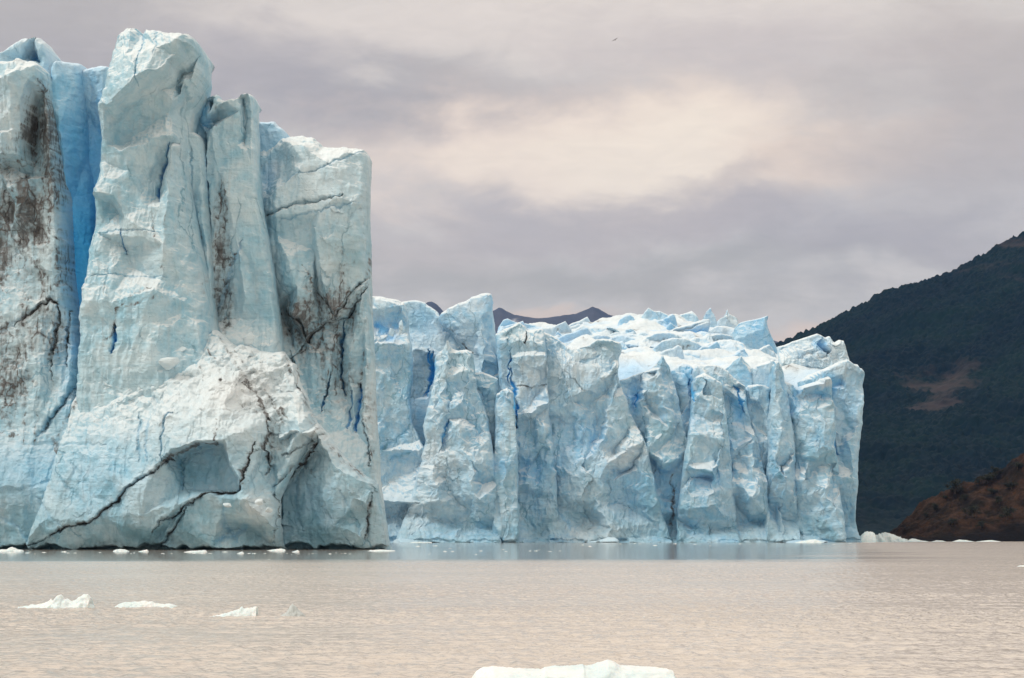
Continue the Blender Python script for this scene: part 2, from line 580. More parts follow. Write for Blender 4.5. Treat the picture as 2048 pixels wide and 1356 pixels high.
            A['blue'] = np.maximum(A['blue'], s * np.exp(-(r / ww) ** 2))
            d -= 1.6 * s * np.exp(-(r / ww) ** 2) * sc
        elif kind == 'vein':
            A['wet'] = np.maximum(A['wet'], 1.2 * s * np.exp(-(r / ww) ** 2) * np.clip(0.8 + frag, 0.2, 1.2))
            A['blue'] = np.maximum(A['blue'], 0.35 * s * np.exp(-(r / ww) ** 2))
            d -= 0.5 * s * np.exp(-(r / ww) ** 2)
        elif kind == 'groove':
            d -= s * np.exp(-(r / ww) ** 2)
        elif kind == 'rib':
            d += s * np.exp(-np.abs(r / ww))
        elif kind == 'snow':
            A['snow'] = np.maximum(A['snow'], s * np.exp(-(r / ww) ** 2))
            d += 0.8 * np.exp(-(r / ww) ** 2) * (1 + frag)
    for (kind, cx_, cy_, rx, ry, s) in spots:
        g = s * np.exp(-(((PX + wxn * 2 - cx_) / rx) ** 2 + ((PY + wyn * 2 - cy_) / ry) ** 2) ** 1.1)
        if kind == 'rubble':
            d += g * (1.5 * (0.5 - scallop(q / 2.6 + warp * 3, zz / 1.9 + warp * 3, seed + 22, 0.5, 0.9)) + 0.8 * (0.5 - scallop(q / 0.95, zz / 0.8 + warp * 4, seed + 23, 0.6, 0.9)) + 0.5 * fbm(q / 1.5, zz / 1.3, None, seed + 21, 4, 0.65))
            A['snow'] = np.maximum(A['snow'], 0.8 * g * np.clip(0.75 + 0.6 * frag, 0, 1))
        else:
            A[kind] = np.maximum(A[kind], g * (np.clip(0.8 + 0.5 * frag, 0, 1.2) if kind == 'dirt' else 1))
    if notch and base > 1085:
        d -= notch * sm((PY - (base - 10 - 9 * fbm(PX / 38 + sx, PY * 0 + 0.37, None, seed + 15, 3))) / 5)
    hol = scallop(q / 4.6 + warp * 1.5 + sx, zz / 8.5 + warp * 2, seed + 1) + 0.6 * scallop(q / 1.5 + warp * 2, zz / 7 + sx, seed + 2)
    A['dirt'] *= np.clip(1.0 - 0.3 * (hol - hol.mean()) / hol.std(), 0.55, 1.45)
    Yf = Y0 - d
    front = np.stack([X + jx * fade, Yf, Z + jz * fade], -1).reshape(-1, 3)
    # sides and back
    ring = np.concatenate([np.arange(0, nu), np.arange(1, nv) * nu + nu - 1, (nv - 1) * nu + np.arange(nu - 2, -1, -1), np.arange(nv - 2, 0, -1) * nu])
    K = 7
    Rb = front[ring]
    cxm, zlo = Rb[:, 0].mean(), Rb[:, 2].min()
    loops, prev, quads = [front], ring, [grid_quads(nu, nv)]
    cnt = len(front)
    m = len(ring)
    for k in range(1, K + 1):
        t = (k / K) ** 1.5
        s_ = 1 - (1 - taper) * t
        L = Rb.copy()
        L[:, 0] = cxm + (Rb[:, 0] - cxm) * s_
        L[:, 2] = zlo + (Rb[:, 2] - zlo) * (1 - 0.25 * (1 - taper) * t)
        L[:, 1] = Rb[:, 1] * (1 - t) + (Y0 + thick) * t
        L[:, 0] += (lean if lean is not None else (-0.24 if Y0 < 400 else 0.0)) * thick * t
        jn = fbm(L[:, 1] / 4, L[:, 2] / 4, L[:, 0] / 4, seed + 30, 3) * 0.5 * sc
        L[:, 0] += jn * (1 if k < K else 0) * np.sign(cxm - L[:, 0])
        cur = np.arange(m) + cnt
        quads.append(np.stack([prev, np.roll(prev, -1), np.roll(cur, -1), cur], 1)[:, ::-1])
        loops.append(L)
        prev = cur
        cnt += m
    cap = np.array([[cxm, Y0 + thick, (zlo + Rb[:, 2].max()) / 2]])
    loops.append(cap)
    tris = np.stack([np.roll(prev, -1), prev, np.full(m, cnt)], 1)
    V = np.concatenate(loops)
    at = {}
    for k_, a in A.items():
        e = a.ravel()
        at[k_] = np.concatenate([e] + [e[ring] * (1 if k_ != 'dirt' else 0.5)] * K + [[0]])
    o = mesh_obj(name, V, np.concatenate(quads), mat or ICE_NEAR, parent, tris, at)
    if label:
        o['label'] = label
    return o

# ------------------------------------------------------------------ near ice cliff (about 275 m away)
NEAR_MARKS = [
    # grit seams in the lower cliff
    ('crack', 3.2, 1.0, [(50, 1096), (110, 1082), (150, 1062), (175, 1053), (235, 1036), (248, 1014), (272, 1000), (290, 982), (318, 955), (360, 935), (388, 912), (430, 898), (462, 892)]),
    ('crack', 3.0, 1.0, [(336, 1068), (352, 1046), (378, 1034), (404, 1012), (436, 996), (470, 988), (498, 990), (512, 965), (520, 935), (533, 890)]),
    ('crack', 2.6, 0.9, [(338, 1096), (362, 1076), (384, 1046), (406, 1016)]),
    ('stain', 7.0, 0.55, [(150, 790), (160, 815), (145, 850), (125, 890), (130, 905)]),
    ('stain', 5.0, 0.9, [(162, 780), (163, 820), (148, 835), (132, 870), (120, 885), (130, 910)]),
    ('vein', 5.0, 0.75, [(165, 762), (130, 815), (105, 855), (88, 878)]),
    ('crack', 2.0, 0.5, [(160, 770), (125, 822), (95, 868)]),
    ('vein', 6.0, 0.5, [(0, 1000), (50, 985), (90, 975), (130, 965)]),
    ('vein', 5.0, 0.5, [(25, 1030), (60, 1055), (85, 1085)]),
    ('vein', 5.0, 0.45, [(100, 1000), (140, 1040), (170, 1056)]),
    ('vein', 5.0, 0.4, [(150, 960), (190, 1000), (215, 1030)]),
    ('vein', 5.0, 0.4, [(170, 930), (200, 965), (225, 1000), (260, 1005)]),
    ('vein', 4.0, 0.4, [(60, 890), (150, 895), (240, 892)]),
    ('vein', 2.0, 0.9, [(360, 930), (358, 880), (360, 842), (376, 836)]),
    ('vein', 2.5, 0.9, [(388, 915), (392, 945), (396, 985)]),
    # grit down the debris slope
    ('stain', 4.0, 0.75, [(418, 700), (440, 730), (455, 765), (452, 800)]),
    ('stain', 4.0, 0.5, [(452, 800), (455, 830), (465, 860), (460, 890)]),
    ('stain', 6.0, 0.6, [(435, 672), (470, 715), (505, 765), (535, 815), (552, 845)]),
    ('stain', 4.0, 0.8, [(500, 770), (530, 805), (548, 835)]),
    ('crack', 2.6, 0.9, [(548, 838), (549, 870), (543, 905), (552, 935), (548, 955)]),
    ('stain', 7.0, 0.45, [(550, 800), (575, 850), (568, 900), (560, 960)]),
    ('stain', 5.0, 0.7, [(553, 930), (556, 910), (552, 890)]),
    ('crack', 2.2, 0.8, [(565, 985), (572, 1010), (573, 1050), (566, 1085)]),
    ('stain', 6.0, 0.5, [(618, 835), (660, 880), (700, 930), (745, 955), (758, 985), (745, 1040), (738, 1085)]),
    ('crack', 2.0, 0.75, [(752, 960), (755, 985), (745, 1020), (742, 1050), (736, 1080)]),
    # right lower block
    ('crack', 3.0, 1.0, [(562, 976), (580, 960), (596, 935), (612, 926), (630, 905), (642, 885), (652, 874)]),
    ('crack', 2.2, 0.9, [(574, 917), (600, 905), (625, 890), (645, 868)]),
    ('vein', 5.0, 0.5, [(620, 970), (632, 1010), (628, 1050)]),
    ('vein', 4.0, 0.4, [(600, 950), (585, 1000), (600, 1040)]),
    # left tower
    ('stain', 9.0, 0.95, [(70, 215), (62, 260), (60, 320), (75, 380), (70, 440), (55, 500), (55, 620)]),
    ('stain', 6.0, 1.0, [(92, 200), (95, 260), (85, 310), (40, 330)]),
    ('stain', 8.0, 0.9, [(0, 540), (30, 530), (60, 510), (95, 480), (110, 440), (112, 390)]),
    ('stain', 7.0, 0.95, [(0, 370), (20, 400), (30, 450), (60, 480), (90, 500)]),
    ('stain', 6.0, 0.9, [(115, 350), (108, 420), (118, 500), (120, 560)]),
    ('stain', 7.0, 0.8, [(52, 600), (55, 650), (85, 612), (105, 600)]),
    ('crack', 4.0, 0.9, [(35, 650), (70, 625), (105, 600), (125, 612)]),
    ('crack', 3.5, 0.9, [(122, 606), (116, 650), (112, 700), (112, 760)]),
    ('crack', 3.0, 0.9, [(138, 620), (135, 690), (137, 740)]),
    ('stain', 6.0, 0.55, [(20, 300), (35, 340), (25, 400)]),
    ('stain', 3.0, 0.7, [(62, 690), (64, 780), (62, 900)]),
    ('stain', 3.0, 0.5, [(82, 700), (85, 800), (86, 900)]),
    ('stain', 3.0, 0.5, [(36, 690), (40, 780), (38, 820)]),
    ('stain', 3.0, 0.9, [(28, 822), (40, 808), (42, 795)]),
    ('stain', 5.0, 0.7, [(30, 875), (50, 876)]),
    ('vein', 5.0, 0.45, [(0, 672), (25, 655), (40, 640)]),
    # tower three
    ('stain', 8.0, 0.85, [(432, 480), (440, 530), (430, 590), (428, 640)]),
    ('stain', 5.0, 0.9, [(456, 380), (458, 430), (452, 500), (446, 540)]),
    ('stain', 5.0, 0.85, [(425, 620), (445, 575), (462, 540), (478, 510)]),
    ('vein', 4.0, 0.7, [(425, 640), (450, 580), (470, 530), (490, 490)]),
    ('crack', 1.8, 0.6, [(411, 265), (414, 330), (420, 400), (424, 460)]),
    ('blue', 2.0, 0.9, [(411, 262), (414, 340), (421, 410)]),
    # tower four
    ('crack', 3.0, 1.0, [(562, 610), (588, 632), (604, 645), (612, 680), (640, 650), (660, 640), (690, 632), (720, 600), (736, 560)]),
    ('crack', 2.4, 0.95, [(632, 585), (660, 610), (670, 632), (700, 590), (735, 545)]),
    ('stain', 7.0, 0.7, [(600, 655), (640, 640), (690, 610), (735, 570)]),
    ('stain', 6.0, 0.65, [(690, 500), (688, 550), (680, 590)]),
    ('stain', 5.0, 0.55, [(607, 530), (622, 560), (636, 590), (650, 612)]),
    ('stain', 4.0, 0.8, [(735, 510), (730, 560), (722, 590)]),
    ('crack', 1.6, 0.5, [(614, 678), (590, 705), (560, 720)]),
    ('blue', 2.2, 0.95, [(684, 640), (682, 690), (682, 740), (690, 800)]),
    ('blue', 1.6, 0.8, [(660, 745), (652, 800), (645, 825)]),
    ('blue', 3.5, 0.85, [(722, 770), (720, 820), (714, 865)]),
    ('stain', 4.0, 0.6, [(726, 690), (720, 760), (728, 800), (735, 880), (748, 950)]),
    ('crack', 1.8, 0.7, [(727, 830), (738, 880), (746, 940)]),
    ('blue', 2.5, 0.6, [(702, 780), (700, 860)]),
    ('groove', 4, 1.2, [(530, 435), (600, 415), (690, 395)]),
    ('vein', 2.0, 0.6, [(655, 340), (700, 310), (732, 290)]),
    ('vein', 2.0, 0.5, [(560, 450), (640, 430), (720, 410)]),
    ('vein', 1.8, 0.55, [(555, 375), (610, 350), (665, 338)]),
    ('stain', 8.0, 0.4, [(565, 640), (580, 690), (610, 720)]),
    # main tower
    ('stain', 3.0, 0.45, [(310, 420), (325, 500), (330, 560)]), ('vein', 1.6, 0.5, [(205, 470), (260, 468), (330, 474)]), ('vein', 1.6, 0.45, [(190, 560), (260, 556), (340, 562)]),
    ('stain', 3.5, 0.55, [(340, 600), (300, 612), (262, 622)]), ('stain', 3.0, 0.4, [(400, 420), (405, 520), (400, 600)]), ('vein', 2.0, 0.5, [(388, 300), (386, 380), (392, 440)]),
    ('stain', 5.0, 0.5, [(470, 700), (520, 760), (560, 810), (590, 850)]), ('stain', 4.0, 0.45, [(560, 700), (590, 760), (620, 820), (645, 862)]), ('crack', 2.2, 0.8, [(578, 700), (588, 735), (596, 770)]),
    ('crack', 2.2, 0.7, [(596, 770), (612, 800), (628, 835)]), ('stain', 4.0, 0.4, [(395, 700), (420, 760), (440, 800)]), ('vein', 2.5, 0.6, [(300, 830), (305, 880), (310, 930)]),
    ('vein', 3.0, 0.6, [(318, 850), (322, 890), (325, 930)]), ('vein', 4.0, 0.5, [(480, 1010), (470, 1050), (500, 1085)]), ('vein', 4.0, 0.5, [(520, 1050), (490, 1070), (450, 1078)]),
    ('vein', 3.0, 0.5, [(690, 985), (720, 1040), (735, 1085)]), ('vein', 5.0, 0.6, [(600, 960), (598, 1010), (612, 1060)]), ('stain', 4.0, 0.4, [(585, 930), (620, 935), (640, 960)]),
    ('vein', 1.6, 0.7, [(286, 64), (297, 95), (298, 150), (297, 200)]),
    ('vein', 1.4, 0.4, [(325, 65), (327, 140)]),
    ('blue', 2.5, 0.7, [(342, 290), (330, 320), (322, 350), (318, 390), (325, 410)]),
    ('blue', 2.5, 0.6, [(252, 465), (252, 490), (258, 510)]),
    ('stain', 4.0, 0.5, [(322, 575), (280, 600), (250, 630), (240, 680)]),
    ('stain', 5.0, 0.5, [(345, 440), (340, 500), (330, 560)]),
    ('blue', 4.0, 1.0, [(247, 655), (246, 690), (240, 715)]),
    ('blue', 4.0, 1.0, [(166, 655), (165, 690), (164, 712)]),
    ('stain', 3.0, 0.5, [(215, 690), (238, 682), (248, 650)]),
]

glacier = empty('glacier_cliff', (-60, 275, 0))
tag(glacier, 'tall near ice cliff with dirt streaked leaning towers and a snowy debris slope', 'glacier')

# left tower, streaked with grit
ice_block(glacier, 'ice_tower', 275, label='grit streaked tower at the edge of the picture', seed=3, ew=20, edge_r=13, edge_l=1, tw=20, td=5, step=1.45, thick=34, amp=0.75, taper=0.8,
    top=[(-420, 160), (-250, 120), (-120, 150), (0, 130), (40, 123), (72, 127), (98, 143)],
    left=[(-420, 1100), (-420, 600)],
    right=[(178, 1100), (172, 900), (164, 760), (160, 660), (150, 610), (142, 540), (136, 430), (124, 320), (112, 220), (104, 165)],
    base=1101, marks=NEAR_MARKS,
    ctrl=[[(-400, 180, 3), (-120, 200, 2), (0, 175, 5), (40, 175, 6), (76, 182, 5), (62, 215, 4.5), (56, 270, 3), (50, 320, 2)],
          [(74, 200, -1.5), (66, 240, -2.5), (60, 290, -2.5), (66, 350, -2)],
          [(100, 190, 2.2), (104, 270, 2.6), (112, 360, 2.0), (120, 470, 2.0), (128, 600, 1.5)],
          [(0, 275, 5), (22, 285, 5), (24, 320, 4.5), (0, 335, 4)], [(0, 345, 0), (26, 335, 0)],
          [(30, 380, 2.5), (42, 430, 2.5), (60, 450, 2.2), (66, 440, 0)],
          [(20, 400, -1), (24, 460, -1.5), (35, 520, -1)],
          [(80, 360, 0.8), (84, 470, 1), (90, 600, 1.5)],
          [(-300, 640, 2), (0, 640, 1.5), (90, 640, 2), (150, 660, 0)],
          [(-300, 860, 5), (0, 870, 4.5), (90, 850, 4.5), (150, 860, 4)],
          [(-300, 1000, 9), (0, 985, 8), (70, 975, 8.5), (170, 990, 8)],
          [(-300, 1098, 5), (0, 1098, 5), (80, 1098, 6), (178, 1098, 7)]],
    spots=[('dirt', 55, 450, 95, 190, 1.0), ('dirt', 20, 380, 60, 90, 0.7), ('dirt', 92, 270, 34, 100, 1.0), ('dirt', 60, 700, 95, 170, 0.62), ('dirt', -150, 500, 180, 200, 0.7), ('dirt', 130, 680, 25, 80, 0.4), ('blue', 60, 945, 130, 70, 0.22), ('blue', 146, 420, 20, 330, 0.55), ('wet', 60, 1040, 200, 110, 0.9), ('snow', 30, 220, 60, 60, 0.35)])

# pieces behind the gap between the first two towers
ice_block(glacier, 'ice_tower', 280, lean=-0.1, label='small pale blue block behind the grit streaked tower', seed=8, step=2, amp=0.5, tw=20, td=6, thick=18, taper=0.8,
    top=[(-300, 130), (-100, 90), (0, 98), (30, 80), (60, 71), (76, 69), (90, 80), (101, 100)], left=[(-300, 1100)], right=[(130, 1100), (118, 400), (103, 130)], base=700,
    ctrl=[[(40, 120, 0), (62, 95, -2), (70, 120, -2)], [(75, 72, 2), (80, 125, 1)], [(0, 110, 2), (50, 100, 2)]], snow=0.15, blue=0.12,
    marks=[('blue', 5, 0.7, [(66, 95), (60, 118)]), ('vein', 8, 0.6, [(88, 108), (80, 126)])])
ice_block(glacier, 'ice_tower', 279, lean=-0.1, notch=0, label='thin blue block standing in the crevasse', seed=9, step=1.6, amp=0.45, tw=16, td=4, ew=12, ed=4, thick=18, taper=0.9,
    top=[(104, 134), (120, 122), (145, 118), (158, 119), (160, 140)], left=[(100, 700), (104, 200)], right=[(205, 700), (180, 420), (166, 260), (161, 180)], base=720, blue=0.22,
    ctrl=[[(120, 130, 3), (130, 260, 3), (140, 420, 0)], [(158, 130, 0), (168, 300, -4)]],
    spots=[('snow', 140, 128, 40, 16, 0.6), ('blue', 160, 520, 90, 260, 1.0), ('blue', 150, 330, 50, 120, 0.6)])
ice_block(glacier, 'ice_tower', 280.5, lean=-0.1, label='blue block against the main tower at the back of the crevasse', seed=10, step=1.6, amp=0.4, tw=14, td=4, ew=10, ed=3, thick=18, taper=0.95,
    top=[(150, 150), (163, 130), (190, 126), (205, 127), (222, 136), (245, 140)], left=[(120, 760), (150, 200)], right=[(260, 760), (246, 180)], base=740, blue=0.22,
    ctrl=[[(175, 140, 0), (180, 200, -1), (190, 260, -3)], [(212, 150, 2), (205, 200, 1), (195, 260, -3)]],
    spots=[('snow', 190, 134, 50, 16, 0.6), ('blue', 180, 480, 80, 230, 1.0), ('blue', 205, 240, 14, 60, 0.8), ('blue', 180, 330, 60, 120, 0.7)])

# main tower with its overhanging cap
ice_block(glacier, 'ice_tower', 272, label='tallest tower with an overhanging cap', seed=4, rel=1.4, ew=26, ed=9, tw=26, td=6, step=1.35, thick=26, amp=0.62, taper=0.7,
    top=[(226, 88), (232, 72), (243, 61), (262, 57), (278, 60), (287, 66), (298, 61), (318, 61), (345, 63), (380, 67), (390, 76), (404, 94)],
    left=[(150, 1100), (158, 760), (162, 660), (166, 600), (178, 540), (186, 470), (191, 400), (197, 330), (199, 260), (206, 225), (218, 160), (224, 110)],
    right=[(470, 1100), (440, 800), (424, 660), (408, 560), (388, 450), (374, 380), (368, 320), (370, 270), (379, 212), (394, 186), (407, 150), (410, 118)],
    base=1100, marks=NEAR_MARKS,
    ctrl=[[(240, 70, 3), (270, 66, 4), (287, 74, 2.8), (300, 68, 4), (385, 75, 4)],
          [(222, 150, 4), (270, 140, 6), (330, 125, 7), (372, 108, 7.5), (404, 112, 4)],
          [(206, 228, 5), (236, 232, 6), (262, 215, 7.5), (290, 196, 8), (302, 188, 8), (318, 178, 8.5), (338, 168, 8), (352, 158, 7.5), (354, 146, 7), (370, 132, 6.5), (378, 110, 6)],
          [(243, 252, 2.2), (270, 222, 2.2), (298, 207, 2), (322, 197, 2.5), (330, 186, 2.5), (352, 172, 1.5), (366, 150, 1.0), (385, 140, 1.5)],
          [(352, 208, 3), (372, 170, 3), (382, 170, 3.2), (376, 200, 1)],
          [(362, 178, 0.5), (365, 205, -0.5), (360, 280, 0)],
          [(250, 290, 0.8), (300, 250, 0.6), (340, 225, 1.0)],
          [(240, 304, 4.0), (256, 312, 4.2), (300, 296, 2.8), (330, 280, 3.0), (352, 278, 3.0)],
          [(200, 235, 4), (226, 238, 5), (224, 300, 3.8), (200, 330, 3)],
          [(345, 290, 1.5), (330, 320, 0.2), (322, 350, 0), (318, 395, 0.6)],
          [(352, 300, 3.2), (345, 380, 3.6), (330, 420, 3.6)],
          [(215, 330, 3), (260, 350, 3.4), (300, 420, 3.0)],
          [(190, 396, 5.2), (214, 398, 5.8), (240, 404, 5.0), (262, 442, 4.6), (254, 480, 4.2)],
          [(222, 412, 2.6), (240, 430, 2.4)],
          [(200, 470, 3.6), (240, 540, 4.2), (258, 560, 4.0)], [(258, 500, 2), (270, 540, 2.2)],
          [(344, 440, 4.2), (338, 500, 4.6), (330, 570, 4.4)],
          [(380, 480, 1.2), (400, 560, 1.5)],
          [(180, 610, 6), (240, 615, 6), (320, 590, 6), (400, 620, 3)],
          [(170, 660, 5), (300, 660, 6), (400, 660, 4)], [(160, 1098, 6), (440, 1098, 6)]])

# tower three: a pair of slabs
ice_block(glacier, 'ice_tower', 279, label='narrow rounded slab beside the main tower', seed=5, ew=10, ed=4, tw=12, td=4, step=1.6, thick=18, amp=0.4,
    top=[(364, 274), (374, 264), (388, 263), (402, 272), (409, 284)], left=[(350, 760), (362, 500), (362, 330)], right=[(436, 760), (428, 560), (420, 430), (412, 330)], base=760, marks=NEAR_MARKS,
    ctrl=[[(372, 280, 2), (378, 340, 2.4), (386, 400, 1)], [(400, 290, 2), (404, 360, 2.2), (410, 450, 2)], [(380, 470, -0.5), (400, 520, 0)], [(380, 700, 4), (420, 700, 4)]])
ice_block(glacier, 'ice_tower', 281, label='leaning slab with a dark dirt streak and blue notch', seed=6, ew=12, ed=5, tw=12, td=4, step=1.45, thick=24, amp=0.5,
    top=[(391, 206), (405, 202), (424, 197), (440, 192), (443, 201), (452, 203), (476, 198), (482, 193), (497, 187), (508, 190), (512, 200)],
    left=[(410, 1000), (420, 640), (408, 480), (396, 340), (384, 280), (382, 245), (388, 220)],
    right=[(580, 1000), (566, 690), (558, 620), (548, 540), (536, 470), (527, 420), (518, 330), (514, 260)], base=1000, marks=NEAR_MARKS,
    ctrl=[[(394, 212, 0), (425, 206, -0.5)], [(398, 245, -0.5), (428, 240, -1), (424, 258, -0.8), (410, 272, -0.5)],
          [(422, 204, 2.5), (424, 235, 2.6), (430, 262, 2.8), (434, 300, 2.6)], [(438, 205, 3), (456, 212, 3.2), (478, 202, 3.2), (486, 230, 3.4), (482, 300, 2.6)],
          [(487, 200, 1.0), (492, 240, 0.6), (488, 290, 1.2)], [(504, 194, 2.4), (508, 250, 2.4), (508, 330, 3)],
          [(412, 262, 1.5), (420, 290, 1.8), (440, 340, 2.4)], [(416, 420, 1.4), (424, 520, 1.2), (430, 600, 1)],
          [(446, 400, 2), (450, 500, 1.4), (452, 560, 1.6)], [(462, 400, 3.4), (478, 480, 3.6), (500, 600, 4.4)], [(428, 640, 0), (450, 590, 0.5), (470, 540, 2.0)],
          [(520, 430, 4), (540, 560, 4), (550, 660, 4)], [(480, 560, 2.6), (486, 640, 2.6)], [(516, 560, 3), (520, 640, 3)], [(440, 690, 4), (550, 700, 5)], [(430, 1000, 6), (570, 1000, 6)]],
    spots=[('blue', 408, 232, 20, 34, 0.34), ('dirt', 440, 560, 28, 120, 1.1), ('dirt', 450, 430, 18, 70, 0.6), ('dirt', 448, 420, 18, 60, 0.2)])
ice_block(glacier, 'ice_tower', 291, label='low blue block behind the leaning slab', seed=12, step=2, amp=0.4, thick=14, tw=10, td=3,
    top=[(490, 250), (516, 240), (528, 241), (548, 239), (556, 247), (575, 262)], left=[(490, 700)], right=[(600, 700), (590, 400)], base=700, blue=0.25, snow=0.1,
    ctrl=[[(510, 260, 0), (550, 250, 1)]])

# tower four
ice_block(glacier, 'ice_tower', 284, label='broad square tower with a black cracked band', seed=7, ew=16, ed=7, tw=36, td=9, step=1.4, thick=24, amp=0.62, taper=0.6,
    top=[(498, 262), (530, 262), (553, 251), (572, 247), (592, 245), (614, 250), (622, 258), (634, 268), (652, 266), (682, 267), (702, 273), (726, 278)],
    left=[(520, 1099), (516, 700), (504, 400)],
    right=[(781, 1099), (776, 1065), (768, 1010), (760, 960), (755, 880), (749, 800), (744, 700), (739, 600), (736, 540), (737, 480), (734, 420), (736, 340), (735, 300)],
    base=1100, marks=NEAR_MARKS,
    ctrl=[[(520, 275, -5), (560, 270, -3), (630, 280, -2), (726, 290, -1)],
          [(524, 300, -4), (560, 310, -2), (588, 292, 1.5), (604, 291, 2.2), (650, 330, 3), (668, 338, 3.2)],
          [(530, 350, -3), (552, 352, -1), (575, 364, 0), (560, 375, 1.4), (584, 370, 2.0), (612, 350, 2.5), (666, 340, 3.2)],
          [(604, 291, 2.2), (608, 330, 2.6), (600, 352, 2.6)],
          [(690, 310, 1.6), (706, 350, 1.6), (726, 385, 1.6), (733, 410, 0.5)],
          [(668, 342, 3.4), (684, 400, 3.2), (700, 440, 3), (712, 470, 2.5)],
          [(523, 420, 0), (556, 410, 2.6), (562, 380, 2.4)], [(560, 440, 2.8), (640, 432, 3.4), (712, 414, 3)],
          [(555, 470, 1), (552, 520, 0.5)], [(622, 452, 1.8), (626, 500, 1.2), (632, 590, 0)], [(634, 470, 3.2), (648, 560, 3.2), (668, 628, 2.6)],
          [(578, 520, 3), (600, 580, 3.2), (596, 640, 3.4), (628, 590, 2.6)], [(586, 650, -0.8), (612, 690, -1.0), (640, 655, -1), (690, 640, -1.2), (734, 570, 0)],
          [(560, 610, -3), (575, 650, -3.5), (585, 700, -2)], [(548, 560, 0), (556, 600, -1)],
          [(620, 710, 0), (630, 820, 2), (640, 870, 4)], [(660, 700, 0.4), (664, 800, 1.6)], [(684, 660, -1), (682, 740, -1), (690, 800, 0)], [(700, 700, 1), (706, 800, 2)],
          [(720, 770, 0), (714, 860, 1)], [(730, 820, 2.2), (740, 900, 3)], [(570, 880, 6), (700, 950, 6), (756, 970, 5)], [(570, 1098, 6), (778, 1098, 6)]],
    spots=[('dirt', 675, 612, 80, 60, 1.0), ('dirt', 606, 640, 45, 60, 0.85), ('dirt', 660, 720, 80, 110, 0.5), ('dirt', 690, 540, 40, 60, 0.5), ('snow', 590, 290, 60, 40, 0.35), ('snow', 545, 330, 22, 18, 0.8), ('dirt', 742, 860, 16, 220, 0.5), ('snow', 640, 370, 120, 90, 0.45), ('blue', 532, 345, 20, 40, 0.25)])

# debris slope and the lower cliff under the towers
ice_block(glacier, 'ice_slope', 271, label='lower cliff of fallen ice and snow with black grit seams', seed=14, ew=16, ed=5, edge_l=4, tw=14, td=5, step=1.3, thick=10, amp=0.55, taper=0.95,
    top=[(158, 722), (168, 706), (185, 704), (205, 712), (222, 700), (236, 716), (255, 726), (275, 712), (290, 718), (318, 700), (345, 706), (362, 694), (385, 688), (408, 668), (424, 652), (432, 660), (446, 674), (470, 690), (492, 682), (510, 694), (540, 700), (560, 696), (574, 718), (584, 722), (596, 760), (612, 790), (622, 822), (640, 852)],
    left=[(70, 1100), (120, 960), (140, 880), (150, 800), (156, 750)],
    right=[(578, 1100), (576, 1050), (574, 1000), (588, 960), (608, 920), (628, 885)],
    base=1101, marks=NEAR_MARKS, rough=1.2,
    ctrl=[[(165, 720, 0), (250, 735, 1), (330, 715, 0), (425, 672, 0), (500, 700, 0), (560, 706, 0), (596, 765, 3), (638, 856, 7)],
          [(560, 740, 2), (590, 800, 5), (612, 840, 7.5), (616, 870, 9)],
          [(150, 800, 4), (215, 770, 5.5), (260, 790, 6), (330, 780, 6)], [(170, 780, 2), (200, 800, 5), (250, 760, 4)],
          [(330, 760, 5), (400, 760, 6), (480, 780, 7), (540, 790, 5)],
          [(140, 900, 8), (220, 880, 9), (300, 880, 10), (345, 870, 12), (360, 845, 12.5), (400, 850, 13), (465, 870, 14), (500, 880, 14), (520, 870, 12.5)],
          [(330, 945, 12.5), (360, 928, 13.5), (388, 908, 14.5), (430, 894, 15), (462, 889, 15.2), (478, 890, 15)],
          [(392, 920, 9.5), (430, 904, 9.5), (464, 897, 10.5), (492, 960, 12), (498, 986, 12)],
          [(395, 985, 11), (440, 985, 11), (492, 984, 12)],
          [(338, 1062, 12.5), (400, 1008, 13.5), (440, 994, 14), (500, 993, 14.2)],
          [(478, 890, 15), (500, 940, 15), (512, 985, 15), (498, 1000, 14.6)],
          [(530, 830, 8), (545, 850, 9), (540, 900, 11), (522, 980, 14)], [(552, 850, 6), (552, 900, 7), (562, 960, 7.5)],
          [(560, 830, 6), (580, 850, 6), (590, 870, 6), (576, 930, 8), (562, 978, 8.5)],
          [(505, 1000, 15.5), (530, 1010, 15.5), (560, 1045, 13), (566, 1000, 11)], [(530, 960, 11), (545, 985, 11)],
          [(180, 960, 10), (250, 960, 11), (320, 950, 12)], [(120, 1040, 10), (235, 1040, 12), (320, 1030, 13)],
          [(470, 1030, 13), (480, 1060, 9.5), (525, 1065, 9.5), (525, 1040, 13)], [(400, 1060, 13), (450, 1090, 12)],
          [(90, 1098, 7), (200, 1098, 9), (340, 1098, 10), (350, 1070, 10), (400, 1098, 11), (570, 1098, 9)]],
    spots=[('rubble', 430, 760, 190, 90, 0.42), ('rubble', 230, 740, 70, 40, 0.55), ('rubble', 300, 800, 110, 60, 0.35), ('rubble', 540, 770, 70, 80, 0.45), ('rubble', 540, 1010, 25, 30, 0.9),
           ('snow', 480, 790, 150, 90, 0.85), ('snow', 380, 840, 80, 50, 0.6), ('dirt', 500, 770, 130, 90, 0.30), ('dirt', 200, 850, 70, 60, 0.2),
           ('snow', 540, 1020, 30, 30, 0.6), ('snow', 300, 860, 80, 40, 0.35), ('dirt', 555, 880, 12, 60, 0.35), ('blue', 360, 700, 14, 12, 0.55), ('blue', 440, 950, 70, 50, 0.2), ('wet', 440, 950, 75, 60, 0.9), ('wet', 330, 1070, 300, 70, 0.9), ('wet', 230, 1000, 120, 60, 0.5), ('blue', 230, 960, 140, 90, 0.14)])

